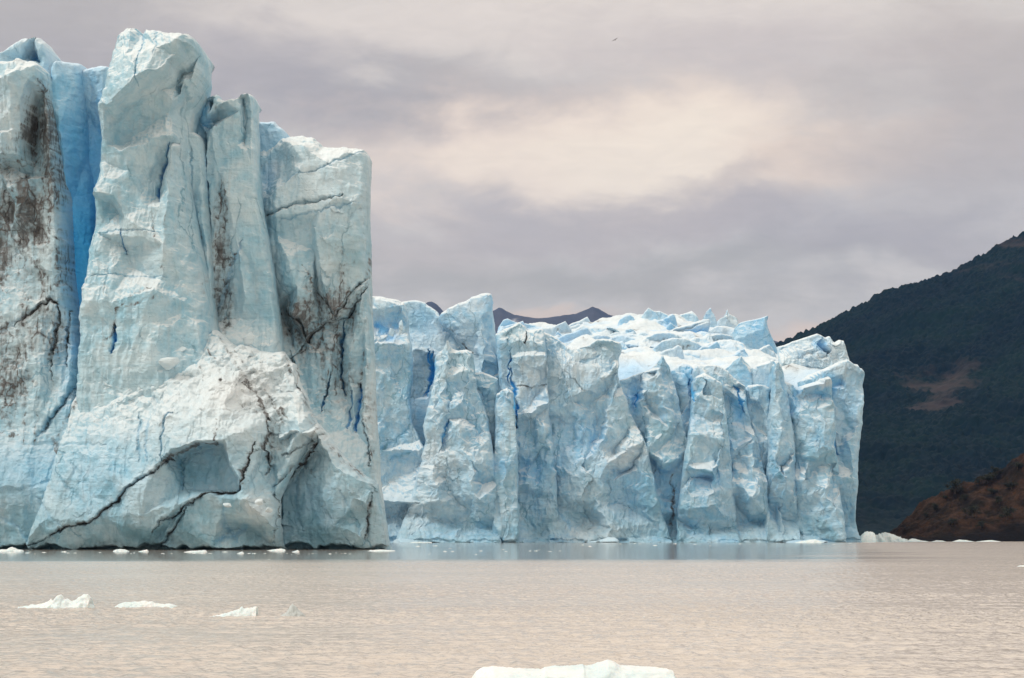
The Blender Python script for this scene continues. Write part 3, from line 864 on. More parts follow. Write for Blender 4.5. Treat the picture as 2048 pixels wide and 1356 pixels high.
# arete and the shaded block at the end
ice_block(glacier, 'ice_buttress', 273, label='shaded block under a snowy ridge at the end of the cliff', seed=15, ew=12, ed=4, edge_l=2, tw=18, td=4, step=1.35, thick=10, amp=0.5, taper=0.95,
    top=[(556, 872), (590, 862), (618, 846), (640, 850), (662, 872), (690, 910), (712, 936), (740, 954), (757, 968)],
    left=[(558, 1100), (560, 1000), (562, 960), (564, 900)],
    right=[(779, 1100), (777, 1072), (772, 1040), (766, 1010), (761, 985)],
    base=1100, marks=NEAR_MARKS, rough=1.3,
    ctrl=[[(560, 875, 6), (600, 866, 6), (640, 856, 6), (700, 928, 6), (755, 972, 5)],
          [(572, 885, 10), (592, 876, 11), (606, 870, 11.2), (618, 874, 10.5), (640, 872, 10), (650, 880, 9.5)],
          [(572, 900, 4.5), (595, 890, 4.2), (612, 884, 4.8), (640, 886, 6)],
          [(566, 972, 5), (596, 934, 5.2), (630, 902, 6)], [(572, 990, 4), (600, 945, 4), (640, 905, 5)],
          [(655, 885, 8.5), (680, 930, 9), (700, 950, 9.5), (750, 970, 8)],
          [(600, 1000, 5), (640, 1000, 7), (660, 960, 8)], [(660, 1000, 8.5), (720, 1000, 9), (745, 1010, 9)],
          [(752, 985, 8), (746, 1030, 6.8), (738, 1090, 6.5)], [(766, 1030, 6.5), (772, 1090, 6.5)],
          [(565, 1098, 5.5), (640, 1098, 6), (700, 1098, 6.5), (775, 1098, 6)], [(600, 1060, 6), (680, 1050, 8), (730, 1070, 8)]],
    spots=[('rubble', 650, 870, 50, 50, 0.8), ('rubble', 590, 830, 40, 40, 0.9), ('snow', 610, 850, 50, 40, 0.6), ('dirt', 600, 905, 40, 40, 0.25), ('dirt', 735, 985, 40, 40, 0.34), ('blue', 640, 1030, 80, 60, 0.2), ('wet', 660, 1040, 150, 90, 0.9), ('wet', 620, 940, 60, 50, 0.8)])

# loose blocks lying on the ledge at the top of the slope
def ice_chunk(parent, name, loc, size, seed, mat, snow=0.6, label=None):
    n = 14
    th = np.linspace(0, math.pi, n)
    ph = np.linspace(0, 2 * math.pi, 2 * n + 1)[:-1]
    T, Pp = np.meshgrid(th, ph, indexing='ij')
    D = np.stack([np.sin(T) * np.cos(Pp), np.sin(T) * np.sin(Pp), np.cos(T)], -1)
    rnd = np.random.RandomState(seed)
    nn = rnd.normal(size=(11, 3))
    nn /= np.linalg.norm(nn, axis=1)[:, None]
    hh = rnd.uniform(0.55, 1.0, 11)
    r = np.min(np.where((D @ nn.T) > 0.05, hh / np.maximum(D @ nn.T, 0.05), 9), axis=-1)
    r = np.minimum(r, 1.35)
    V = (D * r[..., None] * np.array(size) + np.array(loc)).reshape(-1, 3)
    m = 2 * n
    i = np.arange(m)
    q = []
    for k in range(n - 1):
        q.append(np.stack([k * m + i, (k + 1) * m + i, (k + 1) * m + (i + 1) % m, k * m + (i + 1) % m], 1))
    o = mesh_obj(name, V, np.concatenate(q), mat, parent, None, {'snow': np.full(len(V), snow), 'blue': np.zeros(len(V)), 'dirt': np.zeros(len(V))}, smooth=False)
    if label:
        o['label'] = label
    return o


for k, (px, py, Y, w, h) in enumerate([(208, 700, 268, 1.5, 0.9), (190, 712, 267.5, 2.2, 1.0), (222, 722, 267, 1.2, 0.8), (238, 730, 267, 1.0, 0.7), (270, 722, 267, 1.1, 0.8), (288, 728, 266.5, 1.0, 0.7),
                                       (318, 684, 268, 1.0, 0.9), (334, 726, 265.5, 2.2, 1.6), (362, 700, 268, 1.1, 0.6), (478, 700, 272, 1.4, 1.0), (496, 676, 274, 1.5, 1.2), (72, 768, 269, 0.7, 0.8),
                                       (455, 1010, 254, 0.8, 0.5), (520, 1006, 254.5, 0.9, 0.7), (536, 1020, 254.5, 0.8, 0.6)]):
    ice_chunk(glacier, 'ice_chunk', (wx(px, Y), Y, wz(py, Y)), (w * 0.62, w * 0.5, h * 0.62), 50 + k, ICE_NEAR, 0.55)

# ------------------------------------------------------------------ far ice cliff (about 680 m away)
far = empty('glacier_cliff', (120, 690, 0))
tag(far, 'long blue ice cliff with a broken snowy top, ending before the dark mountain', 'glacier')
FAR_MARKS = [
    ('blue', 5, 1.0, [(866, 706), (862, 750), (856, 790), (842, 825)]),
    ('blue', 4, 1.0, [(858, 700), (862, 770)]),
    ('vein', 4, 0.9, [(820, 850), (790, 880), (752, 912)]),
    ('vein', 3, 0.7, [(820, 905), (780, 918)]),
    ('blue', 3, 0.8, [(900, 840), (885, 870), (875, 905)]),
    ('blue', 2.4, 1.0, [(1018, 696), (1018, 735), (1022, 780)]),
    ('blue', 2.6, 1.0, [(1027, 740), (1031, 790), (1033, 835), (1031, 870)]),
    ('crack', 2.0, 1.0, [(1055, 665), (1054, 690)]), ('stain', 3.0, 1.0, [(1055, 675), (1056, 695)]),
    ('crack', 1.6, 0.7, [(1030, 770), (1060, 775), (1094, 768)]),
    ('stain', 2.0, 0.7, [(880, 645), (905, 665), (930, 690), (945, 705)]),
    ('stain', 3.0, 0.7, [(1030, 830), (1031, 865)]),
    ('stain', 3.0, 0.7, [(1172, 688), (1180, 692)]),
    ('stain', 4.0, 0.4, [(1105, 795), (1140, 800), (1170, 780)]),
    ('crack', 1.4, 0.5, [(1130, 745), (1160, 770), (1172, 782)]),
    ('vein', 3.5, 0.8, [(1085, 915), (1095, 880), (1110, 850)]), ('vein', 3.0, 0.7, [(1150, 905), (1140, 860)]),
    ('vein', 4, 0.6, [(1060, 990), (1100, 994), (1140, 985)]), ('vein', 4, 0.7, [(1105, 1010), (1125, 1035), (1140, 1060)]),
    ('vein', 3.5, 0.8, [(1165, 728), (1185, 720), (1195, 712)]),
    ('blue', 3.5, 1.0, [(1275, 785), (1271, 815)]),
    ('stain', 4, 0.55, [(1345, 950), (1347, 1000), (1345, 1060)]), ('crack', 2.0, 0.5, [(1347, 960), (1348, 1060)]),
    ('stain', 6, 0.3, [(1230, 930), (1215, 990), (1200, 1030)]),
    ('blue', 2.6, 0.9, [(1380, 757), (1385, 780), (1392, 803)]),
    ('vein', 4, 0.7, [(1365, 925), (1400, 945), (1430, 955), (1438, 920)]), ('vein', 4, 0.6, [(1455, 845), (1470, 880)]),
    ('blue', 3, 0.9, [(1470, 770), (1478, 800), (1490, 830)]), ('vein', 4, 0.7, [(1418, 822), (1440, 830)]),
    ('blue', 2.6, 1.0, [(1668, 875), (1672, 895), (1678, 912)]), ('vein', 3, 0.8, [(1615, 918), (1630, 922)]),
    ('vein', 3, 0.8, [(1584, 830), (1588, 850)]), ('vein', 4, 0.5, [(1660, 790), (1690, 830), (1700, 860)]),
    ('vein', 5, 0.5, [(1540, 930), (1555, 960)]), ('vein', 4, 0.5, [(1370, 1020), (1400, 1015), (1420, 1035)]),
    ('stain', 2.0, 0.6, [(1572, 790), (1580, 795)]),
]


def serac(Y, top, left, right, base, label=None, seed=1, **kw):
    a = dict(step=1.25, sc=1.45, spots=(), ew=7, ed=3.2, notch=1.6, tw=8, td=3, thick=22, amp=0.95, taper=0.75, mat=ICE_FAR, marks=FAR_MARKS)
    a['facet'] = (34, 0.55)
    a.update(kw)
    a['ragged'] = a.get('ragged', 1.6)
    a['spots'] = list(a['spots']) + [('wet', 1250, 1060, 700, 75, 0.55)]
    return ice_block(far, 'serac', Y, top, left, right, base, seed=seed, label=label, **a)


serac(676, [(690, 590), (735, 588), (760, 590), (775, 594), (795, 598), (808, 604), (813, 615)], [(690, 1086), (690, 700)],
      [(905, 1086), (880, 1000), (850, 900), (826, 850), (818, 800), (826, 750), (822, 690), (816, 650)], 1087,
      'blunt serac with a blue hollow beside the near tower', 21,
      ctrl=[[(750, 595, 0), (812, 608, 0)], [(745, 620, 1), (800, 612, 1.5), (812, 640, 1)], [(760, 650, -4), (790, 645, -4), (800, 665, -3), (770, 680, -3)], [(745, 690, 3), (790, 688, 3), (815, 690, 1)],
            [(780, 760, 2), (805, 800, 2)], [(750, 900, 3), (840, 900, 4)], [(750, 1000, 8), (880, 1010, 10)], [(760, 1085, 9), (900, 1085, 11)]],
      spots=[('blue', 765, 655, 14, 16, 0.75), ('blue', 790, 650, 10, 12, 0.6), ('blue', 785, 675, 20, 8, 0.5), ('snow', 770, 596, 40, 10, 0.5), ('rubble', 782, 668, 30, 16, 0.9), ('rubble', 860, 950, 80, 40, 0.5), ('rubble', 840, 1030, 80, 40, 0.6)])
serac(712, [(800, 602), (830, 598), (848, 602), (862, 612), (876, 624), (884, 640), (905, 658), (925, 676), (946, 700)], [(800, 900)], [(990, 900), (965, 760)], 900,
      'smooth sloping ice dome behind the blue gap', 22, ctrl=[[(830, 605, 0), (880, 650, 0), (940, 710, 0)], [(830, 700, 3), (900, 720, 3)]], snow=0.15, amp=0.4,
      spots=[('snow', 860, 690, 60, 60, 0.3), ('blue', 845, 640, 30, 40, 0.25)])
serac(702, [(876, 634), (882, 624), (900, 613), (930, 602), (945, 593), (960, 587), (975, 585), (983, 586)], [(945, 900), (942, 760), (930, 700), (905, 668), (884, 650)],
      [(1020, 900), (1010, 800), (1006, 740), (996, 700), (990, 650), (986, 615)], 900, 'large wedge shaped serac with a pointed tip', 23, ew=12,
      ctrl=[[(880, 640, 0), (920, 612, 2), (980, 590, 3)], [(890, 660, 1), (940, 620, 3), (984, 610, 3)], [(960, 640, 4), (970, 720, 4), (965, 760, 4)], [(985, 690, -1), (1000, 740, -2)], [(992, 640, 0)], [(950, 760, 3), (975, 770, 2)]],
      spots=[('snow', 930, 610, 60, 16, 0.4), ('snow', 930, 690, 50, 50, 0.3), ('blue', 985, 605, 14, 10, 0.25)], amp=0.42)
serac(668, [(868, 712), (876, 702), (886, 697), (893, 680), (897, 680), (906, 694), (918, 699), (932, 697), (943, 700), (947, 714)],
      [(790, 1087), (820, 1000), (842, 920), (850, 880), (846, 850), (856, 815), (866, 770)], [(1004, 1087), (998, 1000), (988, 910), (976, 840), (964, 800), (951, 770), (948, 730)], 1087,
      'triangular serac crowned by two small points beside the blue crevasse', 24, ew=14,
      ctrl=[[(893, 684, 1), (888, 730, 3), (890, 760, 3)], [(912, 700, 0), (906, 730, 0.5)], [(935, 700, 1), (932, 740, 2.5), (930, 800, 3)], [(944, 720, -1), (946, 770, 0)],
            [(855, 810, 2), (880, 800, 4), (900, 830, 2.5)], [(905, 790, 1), (898, 840, 1), (878, 905, 1)], [(850, 850, 1.5), (870, 850, 4), (880, 880, 3)], [(920, 850, 5), (940, 920, 6), (960, 1000, 7)],
            [(860, 940, 4), (880, 1000, 7)], [(800, 1085, 9), (880, 1085, 10), (1000, 1085, 8)]], spots=[('rubble', 850, 930, 60, 50, 0.7), ('rubble', 830, 1020, 60, 40, 0.7), ('snow', 895, 690, 12, 12, 0.4)])
serac(678, [(938, 752), (950, 745), (965, 744), (976, 748), (988, 756), (993, 770)], [(930, 1086), (938, 820)], [(1012, 1086), (1004, 960), (998, 860), (994, 800)], 1087, 'shoulder of ice below the wedge shaped serac', 25,
      ctrl=[[(950, 752, 1), (985, 762, 1)], [(952, 775, 2), (978, 778, 3), (990, 790, 1)], [(960, 800, 1), (985, 850, 2), (990, 900, 1)], [(960, 1085, 6), (1005, 1085, 5)]])
serac(669, [(990, 800), (994, 786), (1003, 779), (1013, 776), (1022, 778), (1029, 788)], [(982, 1087), (985, 950), (989, 850)], [(1040, 1087), (1036, 950), (1032, 860), (1030, 820)], 1087, 'slim rounded pillar left of the long blue fissure', 26,
      ctrl=[[(1000, 790, 1), (1024, 790, 1.5)], [(1003, 820, 2), (1012, 900, 3), (1010, 1000, 4)], [(990, 1085, 6), (1036, 1085, 6)]])
serac(684, [(990, 668), (1004, 658), (1020, 652), (1030, 646), (1038, 643), (1048, 650), (1058, 660), (1070, 657), (1086, 656), (1090, 668)], [(1000, 1087), (1000, 760)], [(1120, 1087), (1110, 900), (1100, 830), (1097, 790), (1094, 730)], 1087,
      'upright block split by a long blue fissure and a short black one', 27, ew=8,
      ctrl=[[(1004, 672, 0), (1040, 652, 0), (1085, 662, 0)], [(1010, 690, 2), (1036, 680, 2.6), (1086, 690, 2.6)], [(1034, 705, 1.5), (1088, 705, 1.5)], [(1034, 714, 4), (1092, 716, 4), (1096, 790, 4.4), (1094, 806, 4), (1066, 826, 4.4), (1036, 832, 4)],
            [(1034, 845, 1.2), (1066, 840, 1.2), (1096, 822, 1)], [(1016, 720, 1.5), (1018, 850, 1)], [(1050, 900, 2.5), (1060, 880, 1)], [(1090, 860, 3), (1095, 900, 3)], [(1040, 970, 4), (1080, 900, 1.5), (1078, 980, 2)], [(1010, 1085, 8), (1110, 1085, 8)]],
      spots=[('snow', 1060, 760, 50, 70, 0.35), ('blue', 1075, 950, 40, 60, 0.22)])
serac(688, [(1078, 668), (1088, 662), (1104, 668), (1120, 680), (1134, 691), (1150, 696), (1166, 694), (1180, 688), (1192, 679), (1205, 676), (1222, 680), (1238, 683), (1245, 691)],
      [(1080, 1087), (1085, 800)], [(1345, 1087), (1318, 1000), (1296, 900), (1280, 860), (1266, 830), (1250, 790), (1236, 750), (1240, 715)], 1087, 'broad pale slab rising to a sharp point over a dark hollow', 28, ew=10,
      ctrl=[[(1090, 670, 0), (1130, 700, 0), (1165, 700, 0), (1205, 682, 1), (1240, 690, 2)], [(1092, 700, 2), (1110, 760, 3), (1100, 830, 2)], [(1120, 720, 3), (1150, 740, 3.5), (1170, 780, 5)],
            [(1150, 798, 4.5), (1172, 780, 5.5), (1190, 785, 5), (1212, 755, 6), (1230, 733, 7)], [(1110, 830, 2), (1135, 810, 2.5), (1160, 806, 1.5), (1195, 800, 1), (1215, 775, 2)],
            [(1232, 738, 7), (1222, 800, 5), (1200, 900, 4.5), (1180, 1000, 6)], [(1245, 790, 3), (1262, 850, 2)], [(1170, 840, 1.5), (1165, 920, 3), (1170, 960, 4)], [(1215, 930, 8), (1250, 900, 7), (1285, 880, 5)],
            [(1230, 960, 4), (1270, 940, 4), (1310, 1000, 4)], [(1180, 1000, 8), (1220, 1060, 9)], [(1090, 1085, 9), (1200, 1085, 11), (1340, 1085, 9)]],
      spots=[('snow', 1160, 730, 70, 40, 0.4), ('blue', 1150, 890, 50, 60, 0.25), ('blue', 1265, 980, 60, 50, 0.2), ('rubble', 1240, 910, 50, 30, 0.7), ('rubble', 1180, 1065, 60, 24, 0.9)])
serac(694, [(1240, 760), (1262, 752), (1285, 744), (1302, 738), (1314, 724), (1322, 711), (1330, 722), (1338, 738), (1346, 752), (1350, 766)],
      [(1236, 1087), (1238, 850)], [(1420, 1087), (1395, 950), (1372, 860), (1360, 810)], 1087, 'sharp peaked serac with one pale and one shaded face', 29, ew=8, tw=5, td=1.5,
      ctrl=[[(1322, 713, 5), (1312, 745, 5), (1296, 780, 5), (1280, 806, 3)], [(1290, 745, -2), (1272, 790, -3), (1265, 825, -1)], [(1246, 765, -1), (1250, 800, 0)], [(1336, 740, 2), (1345, 800, 2.5), (1340, 860, 4)], [(1325, 800, 5), (1330, 860, 6), (1322, 900, 5)],
            [(1290, 800, 1), (1296, 830, 4)], [(1300, 900, 7), (1330, 930, 7)], [(1360, 840, 2), (1375, 900, 2)], [(1310, 980, 5), (1290, 1020, 8)], [(1250, 1085, 9), (1410, 1085, 9)]],
      spots=[('snow', 1290, 750, 30, 20, 0.4), ('blue', 1270, 795, 12, 30, 0.5), ('blue', 1340, 980, 50, 50, 0.22)])
serac(698, [(1336, 752), (1344, 740), (1354, 729), (1366, 724), (1380, 728), (1390, 738), (1397, 752)], [(1335, 1086), (1336, 850)], [(1425, 1086), (1415, 850), (1402, 800)], 1087, 'rounded serac with a thin blue crack', 30,
      ctrl=[[(1350, 735, 1), (1385, 738, 1)], [(1360, 760, 3), (1372, 800, 3), (1365, 850, 5)], [(1392, 790, 1), (1400, 850, 2)], [(1345, 1085, 10), (1420, 1085, 10)]], spots=[('blue', 1376, 750, 18, 30, 0.35)])
serac(690, [(1386, 762), (1396, 750), (1408, 744), (1420, 752), (1436, 764), (1444, 785), (1450, 810)], [(1350, 1087), (1362, 950), (1374, 880), (1384, 810)], [(1480, 1087), (1468, 950), (1458, 880)], 1087, 'hooded serac above a blue shaded hollow', 31,
      ctrl=[[(1400, 755, 2), (1425, 768, 2.6), (1440, 800, 2)], [(1410, 790, 4), (1420, 820, 4.4), (1440, 828, 3.4)], [(1412, 836, 2), (1440, 838, 1.5)], [(1365, 880, 3), (1390, 870, 5), (1430, 880, 5), (1450, 860, 3)], [(1370, 930, 7), (1410, 945, 7.5), (1432, 930, 6), (1440, 890, 4)], [(1375, 955, 3), (1420, 965, 2.5), (1445, 950, 1)], [(1380, 1020, 8), (1420, 1010, 6)], [(1360, 1085, 9), (1470, 1085, 9)]],
      spots=[('blue', 1420, 960, 40, 18, 0.4), ('blue', 1385, 840, 25, 30, 0.25)])
serac(696, [(1384, 740), (1396, 729), (1415, 727), (1436, 731), (1456, 742), (1474, 757), (1488, 770), (1496, 782), (1493, 806)], [(1384, 1086), (1384, 850)], [(1545, 1086), (1530, 950), (1508, 880), (1494, 830)], 1087, 'long arched block curving down to a blue cleft', 32,
      ctrl=[[(1396, 735, 1), (1440, 738, 2), (1480, 768, 2.5), (1492, 790, 2)], [(1410, 760, 3), (1450, 775, 4), (1480, 800, 4)], [(1460, 800, 0), (1480, 840, -0.5), (1488, 860, 1)], [(1450, 850, 2), (1470, 900, 3)], [(1500, 870, 4), (1500, 940, 5)], [(1470, 970, 6), (1500, 1000, 9)], [(1440, 1085, 9), (1540, 1085, 9)]],
      spots=[('snow', 1420, 738, 40, 14, 0.35), ('blue', 1478, 825, 16, 30, 0.45), ('blue', 1460, 880, 20, 30, 0.3)])
serac(716, [(1440, 748), (1452, 736), (1468, 722), (1482, 712), (1492, 722), (1501, 738), (1506, 756)], [(1440, 900)], [(1520, 900), (1512, 800)], 900, 'shark fin shaped serac rising behind the arched block', 33, tw=4, td=1,
      ctrl=[[(1482, 714, 4), (1490, 745, 4.5), (1496, 790, 4)], [(1452, 742, 0), (1470, 760, 2)], [(1504, 750, -1), (1508, 800, -1)]], amp=0.35)
serac(714, [(1498, 738), (1512, 730), (1530, 724), (1547, 719), (1551, 730)], [(1496, 900)], [(1556, 900), (1552, 790)], 900, 'square pale slab beside the thin pillar', 34, tw=4, td=1, ctrl=[[(1505, 740, 2), (1545, 724, 2)], [(1505, 790, 2.5), (1545, 790, 2)]], amp=0.25, snow=0.2)
serac(700, [(1488, 778), (1498, 770), (1515, 768), (1532, 771), (1541, 777)], [(1486, 1086), (1487, 850)], [(1552, 1086), (1548, 900), (1542, 820)], 1087, 'low block with a flat brow under the square slab', 35,
      ctrl=[[(1495, 778, 1), (1535, 778, 1.5)], [(1500, 800, 2), (1520, 805, 2)], [(1514, 812, -1), (1520, 850, -1)], [(1530, 830, 2), (1535, 900, 3)], [(1500, 1085, 10), (1545, 1085, 10)]])
serac(695, [(1544, 734), (1549, 722), (1556, 721), (1561, 728), (1568, 745)], [(1520, 1087), (1536, 900), (1541, 800)], [(1600, 1087), (1592, 900), (1580, 800)], 1087, 'thin upright pillar of ice', 36, ew=6, ed=3,
      ctrl=[[(1550, 726, 2), (1552, 800, 3), (1556, 880, 4)], [(1564, 750, 0), (1572, 820, 1)], [(1545, 920, 5), (1560, 960, 7)], [(1530, 1085, 10), (1595, 1085, 10)]], spots=[('blue', 1570, 800, 14, 50, 0.25)])
serac(697, [(1556, 772), (1566, 762), (1580, 764), (1592, 774), (1606, 770), (1625, 764), (1645, 757), (1656, 755), (1660, 766)], [(1548, 1087), (1552, 900)], [(1690, 1087), (1680, 950), (1670, 850)], 1087, 'block with a flat white ledge across its top', 37,
      ctrl=[[(1562, 770, 1), (1590, 780, 0), (1655, 758, 5)], [(1600, 780, 5), (1630, 772, 6), (1656, 762, 6)], [(1604, 795, 1), (1640, 792, 1), (1655, 790, 2)], [(1580, 800, 1.5), (1584, 850, 0)], [(1600, 830, 4), (1620, 870, 4), (1630, 915, 4.5)], [(1620, 926, 2), (1640, 920, 2)], [(1645, 850, 4), (1660, 900, 4)], [(1600, 960, 6), (1650, 980, 7)], [(1560, 1085, 9), (1680, 1085, 9)]],
      spots=[('snow', 1620, 768, 50, 10, 0.8), ('blue', 1590, 800, 12, 40, 0.4), ('blue', 1640, 785, 30, 14, 0.35)])
serac(704, [(1600, 762), (1618, 748), (1640, 740), (1662, 730), (1684, 722), (1692, 719), (1700, 726), (1712, 728), (1720, 736), (1731, 741)], [(1600, 1086), (1610, 850)],
      [(1725, 1087), (1719, 1070), (1716, 1040), (1715, 1000), (1718, 930), (1725, 860), (1730, 800)], 1087, 'last serac at the end of the cliff against the dark mountain', 38, ew=10, ed=5, thick=40, taper=0.5,
      ctrl=[[(1610, 760, 0), (1690, 724, 4), (1728, 744, 2)], [(1650, 760, 2), (1680, 750, 3.5), (1690, 780, 3)], [(1660, 775, 0), (1690, 830, 1)], [(1708, 750, 3), (1716, 800, 3), (1712, 850, 3)], [(1668, 870, 0.5), (1678, 912, 0.5)], [(1650, 880, 4), (1650, 950, 5)], [(1700, 880, 4), (1696, 960, 5)], [(1640, 1085, 7), (1722, 1085, 7)]],
      spots=[('blue', 1665, 770, 18, 20, 0.4), ('blue', 1700, 790, 25, 50, 0.2), ('snow', 1660, 735, 50, 12, 0.5)])
# the same front running on behind the near cliff
for k, (x0, x1, yt) in enumerate([(585, 702, 596), (470, 596, 585), (350, 482, 600), (215, 362, 590), (60, 226, 604)]):
    serac(682 + 3 * (k % 2), [(x0, yt + 12), (x0 + 30, yt - 6), (x0 + 62, yt + 4), (x0 + 90, yt - 3), (x1, yt + 14)], [(x0 - 14, 1086), (x0 - 4, 800)], [(x1 + 16, 1086), (x1 + 4, 800)], 1087, None, 60 + k, step=2.6,
          ctrl=[[(x0 + 20, yt + 20, 2), (x0 + 34, 760, 3), (x0 + 30, 900, 5)], [(x0 + 70, yt + 20, 0), (x0 + 76, 800, 1)], [(x1 - 20, 720, 2), (x1 - 30, 900, 4)], [(x0, 1085, 8), (x1, 1085, 9)]])
# jagged ridge at the far end and single pinnacles on the glacier top
serac(735, [(1556, 692), (1572, 688), (1590, 681), (1605, 676), (1620, 671), (1634, 667), (1643, 672), (1650, 675), (1657, 672), (1662, 678), (1668, 684), (1678, 679), (1686, 680), (1692, 690), (1694, 716)], [(1556, 800)], [(1720, 800), (1700, 740)], 800,
      'jagged ridge on top of the cliff end', 39, sc=1.0, amp=1.3, snow=0.35, step=1.1, tw=6, td=2.5, ctrl=[[(1560, 700, 0), (1600, 684, 1), (1640, 674, 2), (1690, 690, 2)], [(1580, 712, 4), (1630, 700, 4)], [(1600, 728, 5), (1650, 716, 4.5), (1660, 700, 4.5)], [(1640, 690, 0), (1648, 705, 0)], [(1560, 730, 5), (1690, 740, 5)]], spots=[('blue', 1640, 690, 14, 12, 0.5), ('rubble', 1640, 715, 50, 24, 0.9)], facet=(26, 2.0))
serac(860, [(1455, 676), (1470, 660), (1478, 645), (1492, 641), (1508, 639), (1524, 635), (1538, 631), (1536, 642)], [(1400, 760), (1440, 700)], [(1570, 760), (1556, 700), (1544, 680), (1536, 664), (1534, 652)], 760, 'tall blue tinted fin standing up from the snowy glacier top', 40, blue=0.12, step=1.0, tw=3, td=1, amp=0.3,
      ctrl=[[(1480, 648, 0), (1530, 636, 3)], [(1470, 680, 2), (1525, 660, 4), (1534, 650, 3)], [(1440, 740, 8), (1550, 740, 8)]], spots=[('blue', 1515, 655, 18, 12, 0.25)])
serac(1000, [(1404, 642), (1410, 628), (1417, 617), (1421, 616), (1424, 628), (1432, 640)], [(1380, 720)], [(1450, 720), (1440, 660)], 720, 'small spike of ice on the skyline with a leaning tip', 41, tw=2, td=0.5, amp=0.25, step=1.0, ctrl=[[(1418, 618, 2), (1420, 640, 3)]], snow=0.2)
serac(980, [(1436, 640), (1448, 634), (1454, 630), (1456, 617), (1458, 629), (1468, 632), (1476, 640)], [(1420, 720)], [(1500, 720), (1484, 660)], 720, 'small mound on the skyline ending in a needle', 42, tw=2, td=0.5, amp=0.25, step=1.0, ctrl=[[(1456, 620, 1), (1456, 640, 3)]], snow=0.4)
serac(900, [(1330, 668), (1350, 656), (1385, 646), (1405, 640), (1418, 640), (1420, 650)], [(1310, 720)], [(1425, 720), (1414, 680)], 720, 'overhanging slab in the middle of the glacier top', 43, tw=3, td=1, amp=0.3, snow=0.5, step=1.0, ctrl=[[(1340, 668, 0), (1410, 645, 4)], [(1350, 660, 3), (1400, 652, 5), (1416, 646, 4)], [(1380, 672, 0), (1408, 672, -1)]], spots=[('blue', 1395, 668, 24, 10, 0.6)])
serac(760, [(1325, 716), (1340, 706), (1358, 699), (1380, 697), (1396, 702), (1404, 716)], [(1310, 780)], [(1420, 780)], 780, 'smooth pale hump on the glacier top', 44, amp=0.25, tw=14, td=8, step=1.2, snow=0.25, blue=0.1)

# broken snowy top of the glacier, rising away from the cliff
def glacier_top():
    nx, ny = 700, 260
    tY = np.linspace(0, 1, ny)
    Yr = 712 + 420 * tY ** 1.2
    U = np.linspace(0, 1, nx)
    uu, yy = np.meshgrid(U, Yr)
    pxl, pxr = 160.0, 1700.0 - 140 * np.clip((yy - 700) / 300, 0, 1)
    PXg = pxl + (pxr - pxl) * uu
    X = (PXg - CX) / F * yy
    t = (yy - 700) / 620
    sky_py = np.interp(PXg, [160, 990, 1030, 1100, 1180, 1245, 1262, 1300, 1340, 1380, 1480, 1560, 1700], [665, 668, 655, 652, 644, 634, 628, 626, 630, 634, 662, 698, 705])
    rise = np.clip((yy - 716) / 290, 0, 1)
    line = 742 + (sky_py + 6 - 742) * rise ** 0.75 + 60 * np.clip(1 - (yy - 712) / 12, 0, 1)
    Z = CAMZ + (HY - line) / F * yy - 0.35 * np.clip(yy - 1006, 0, 400)
    wv = fbm(X / 40, yy / 60, None, 71, 3) * 0.5
    a = ridged(X / 42 + wv, yy / 24 + wv * 1.5, 72, 3)
    b = scallop(X / 20 + wv * 2, yy / 13 + wv * 2, 73)
    c_ = scallop(X / 7.5 + wv * 3, yy / 6 + wv * 3, 74)
    amp = np.clip(t * 22, 0.35, 1) * np.clip((1 - uu) * 20, 0.15, 1)
    Z = Z + (1.4 * (a - 0.9) + 3.4 * (b - 0.3) + 1.5 * (c_ - 0.2) + 0.7 * fbm(X / 5, yy / 5, None, 75, 4, 0.6)) * amp
    V = np.stack([X, yy, Z], -1).reshape(-1, 3)
    q = grid_quads(nx, ny)
    dirt = np.clip(fbm(X / 24, yy / 15, None, 77, 4, 0.6) - 0.25, 0, 1) * 1.3
    blue = np.clip(0.42 - b * 0.75, 0, 0.7)  # hollows tinted bluer: their blue shading is put into the colour
    n = len(V)
    ring = np.concatenate([np.arange(nx), np.arange(1, ny) * nx + nx - 1, (ny - 1) * nx + np.arange(nx - 2, -1, -1), np.arange(ny - 2, 0, -1) * nx])
    low = V[ring].copy()
    low[:, 2] = 20
    m = len(ring)
    cur = np.arange(m) + n
    sk = np.stack([ring, np.roll(ring, -1), np.roll(cur, -1), cur], 1)[:, ::-1]
    at = {'snow': np.concatenate([np.clip(0.1 - blue, 0, 1).ravel(), np.zeros(m)]), 'dirt': np.concatenate([dirt.ravel(), np.zeros(m)]), 'blue': np.concatenate([blue.ravel(), np.zeros(m)])}
    global FIELD
    FIELD = (PXg, yy, HY - (Z - CAMZ) / yy * F)
    mesh_obj('ice_field', np.concatenate([V, low]), np.concatenate([q, sk]), ICE_FAR, far, None, at)


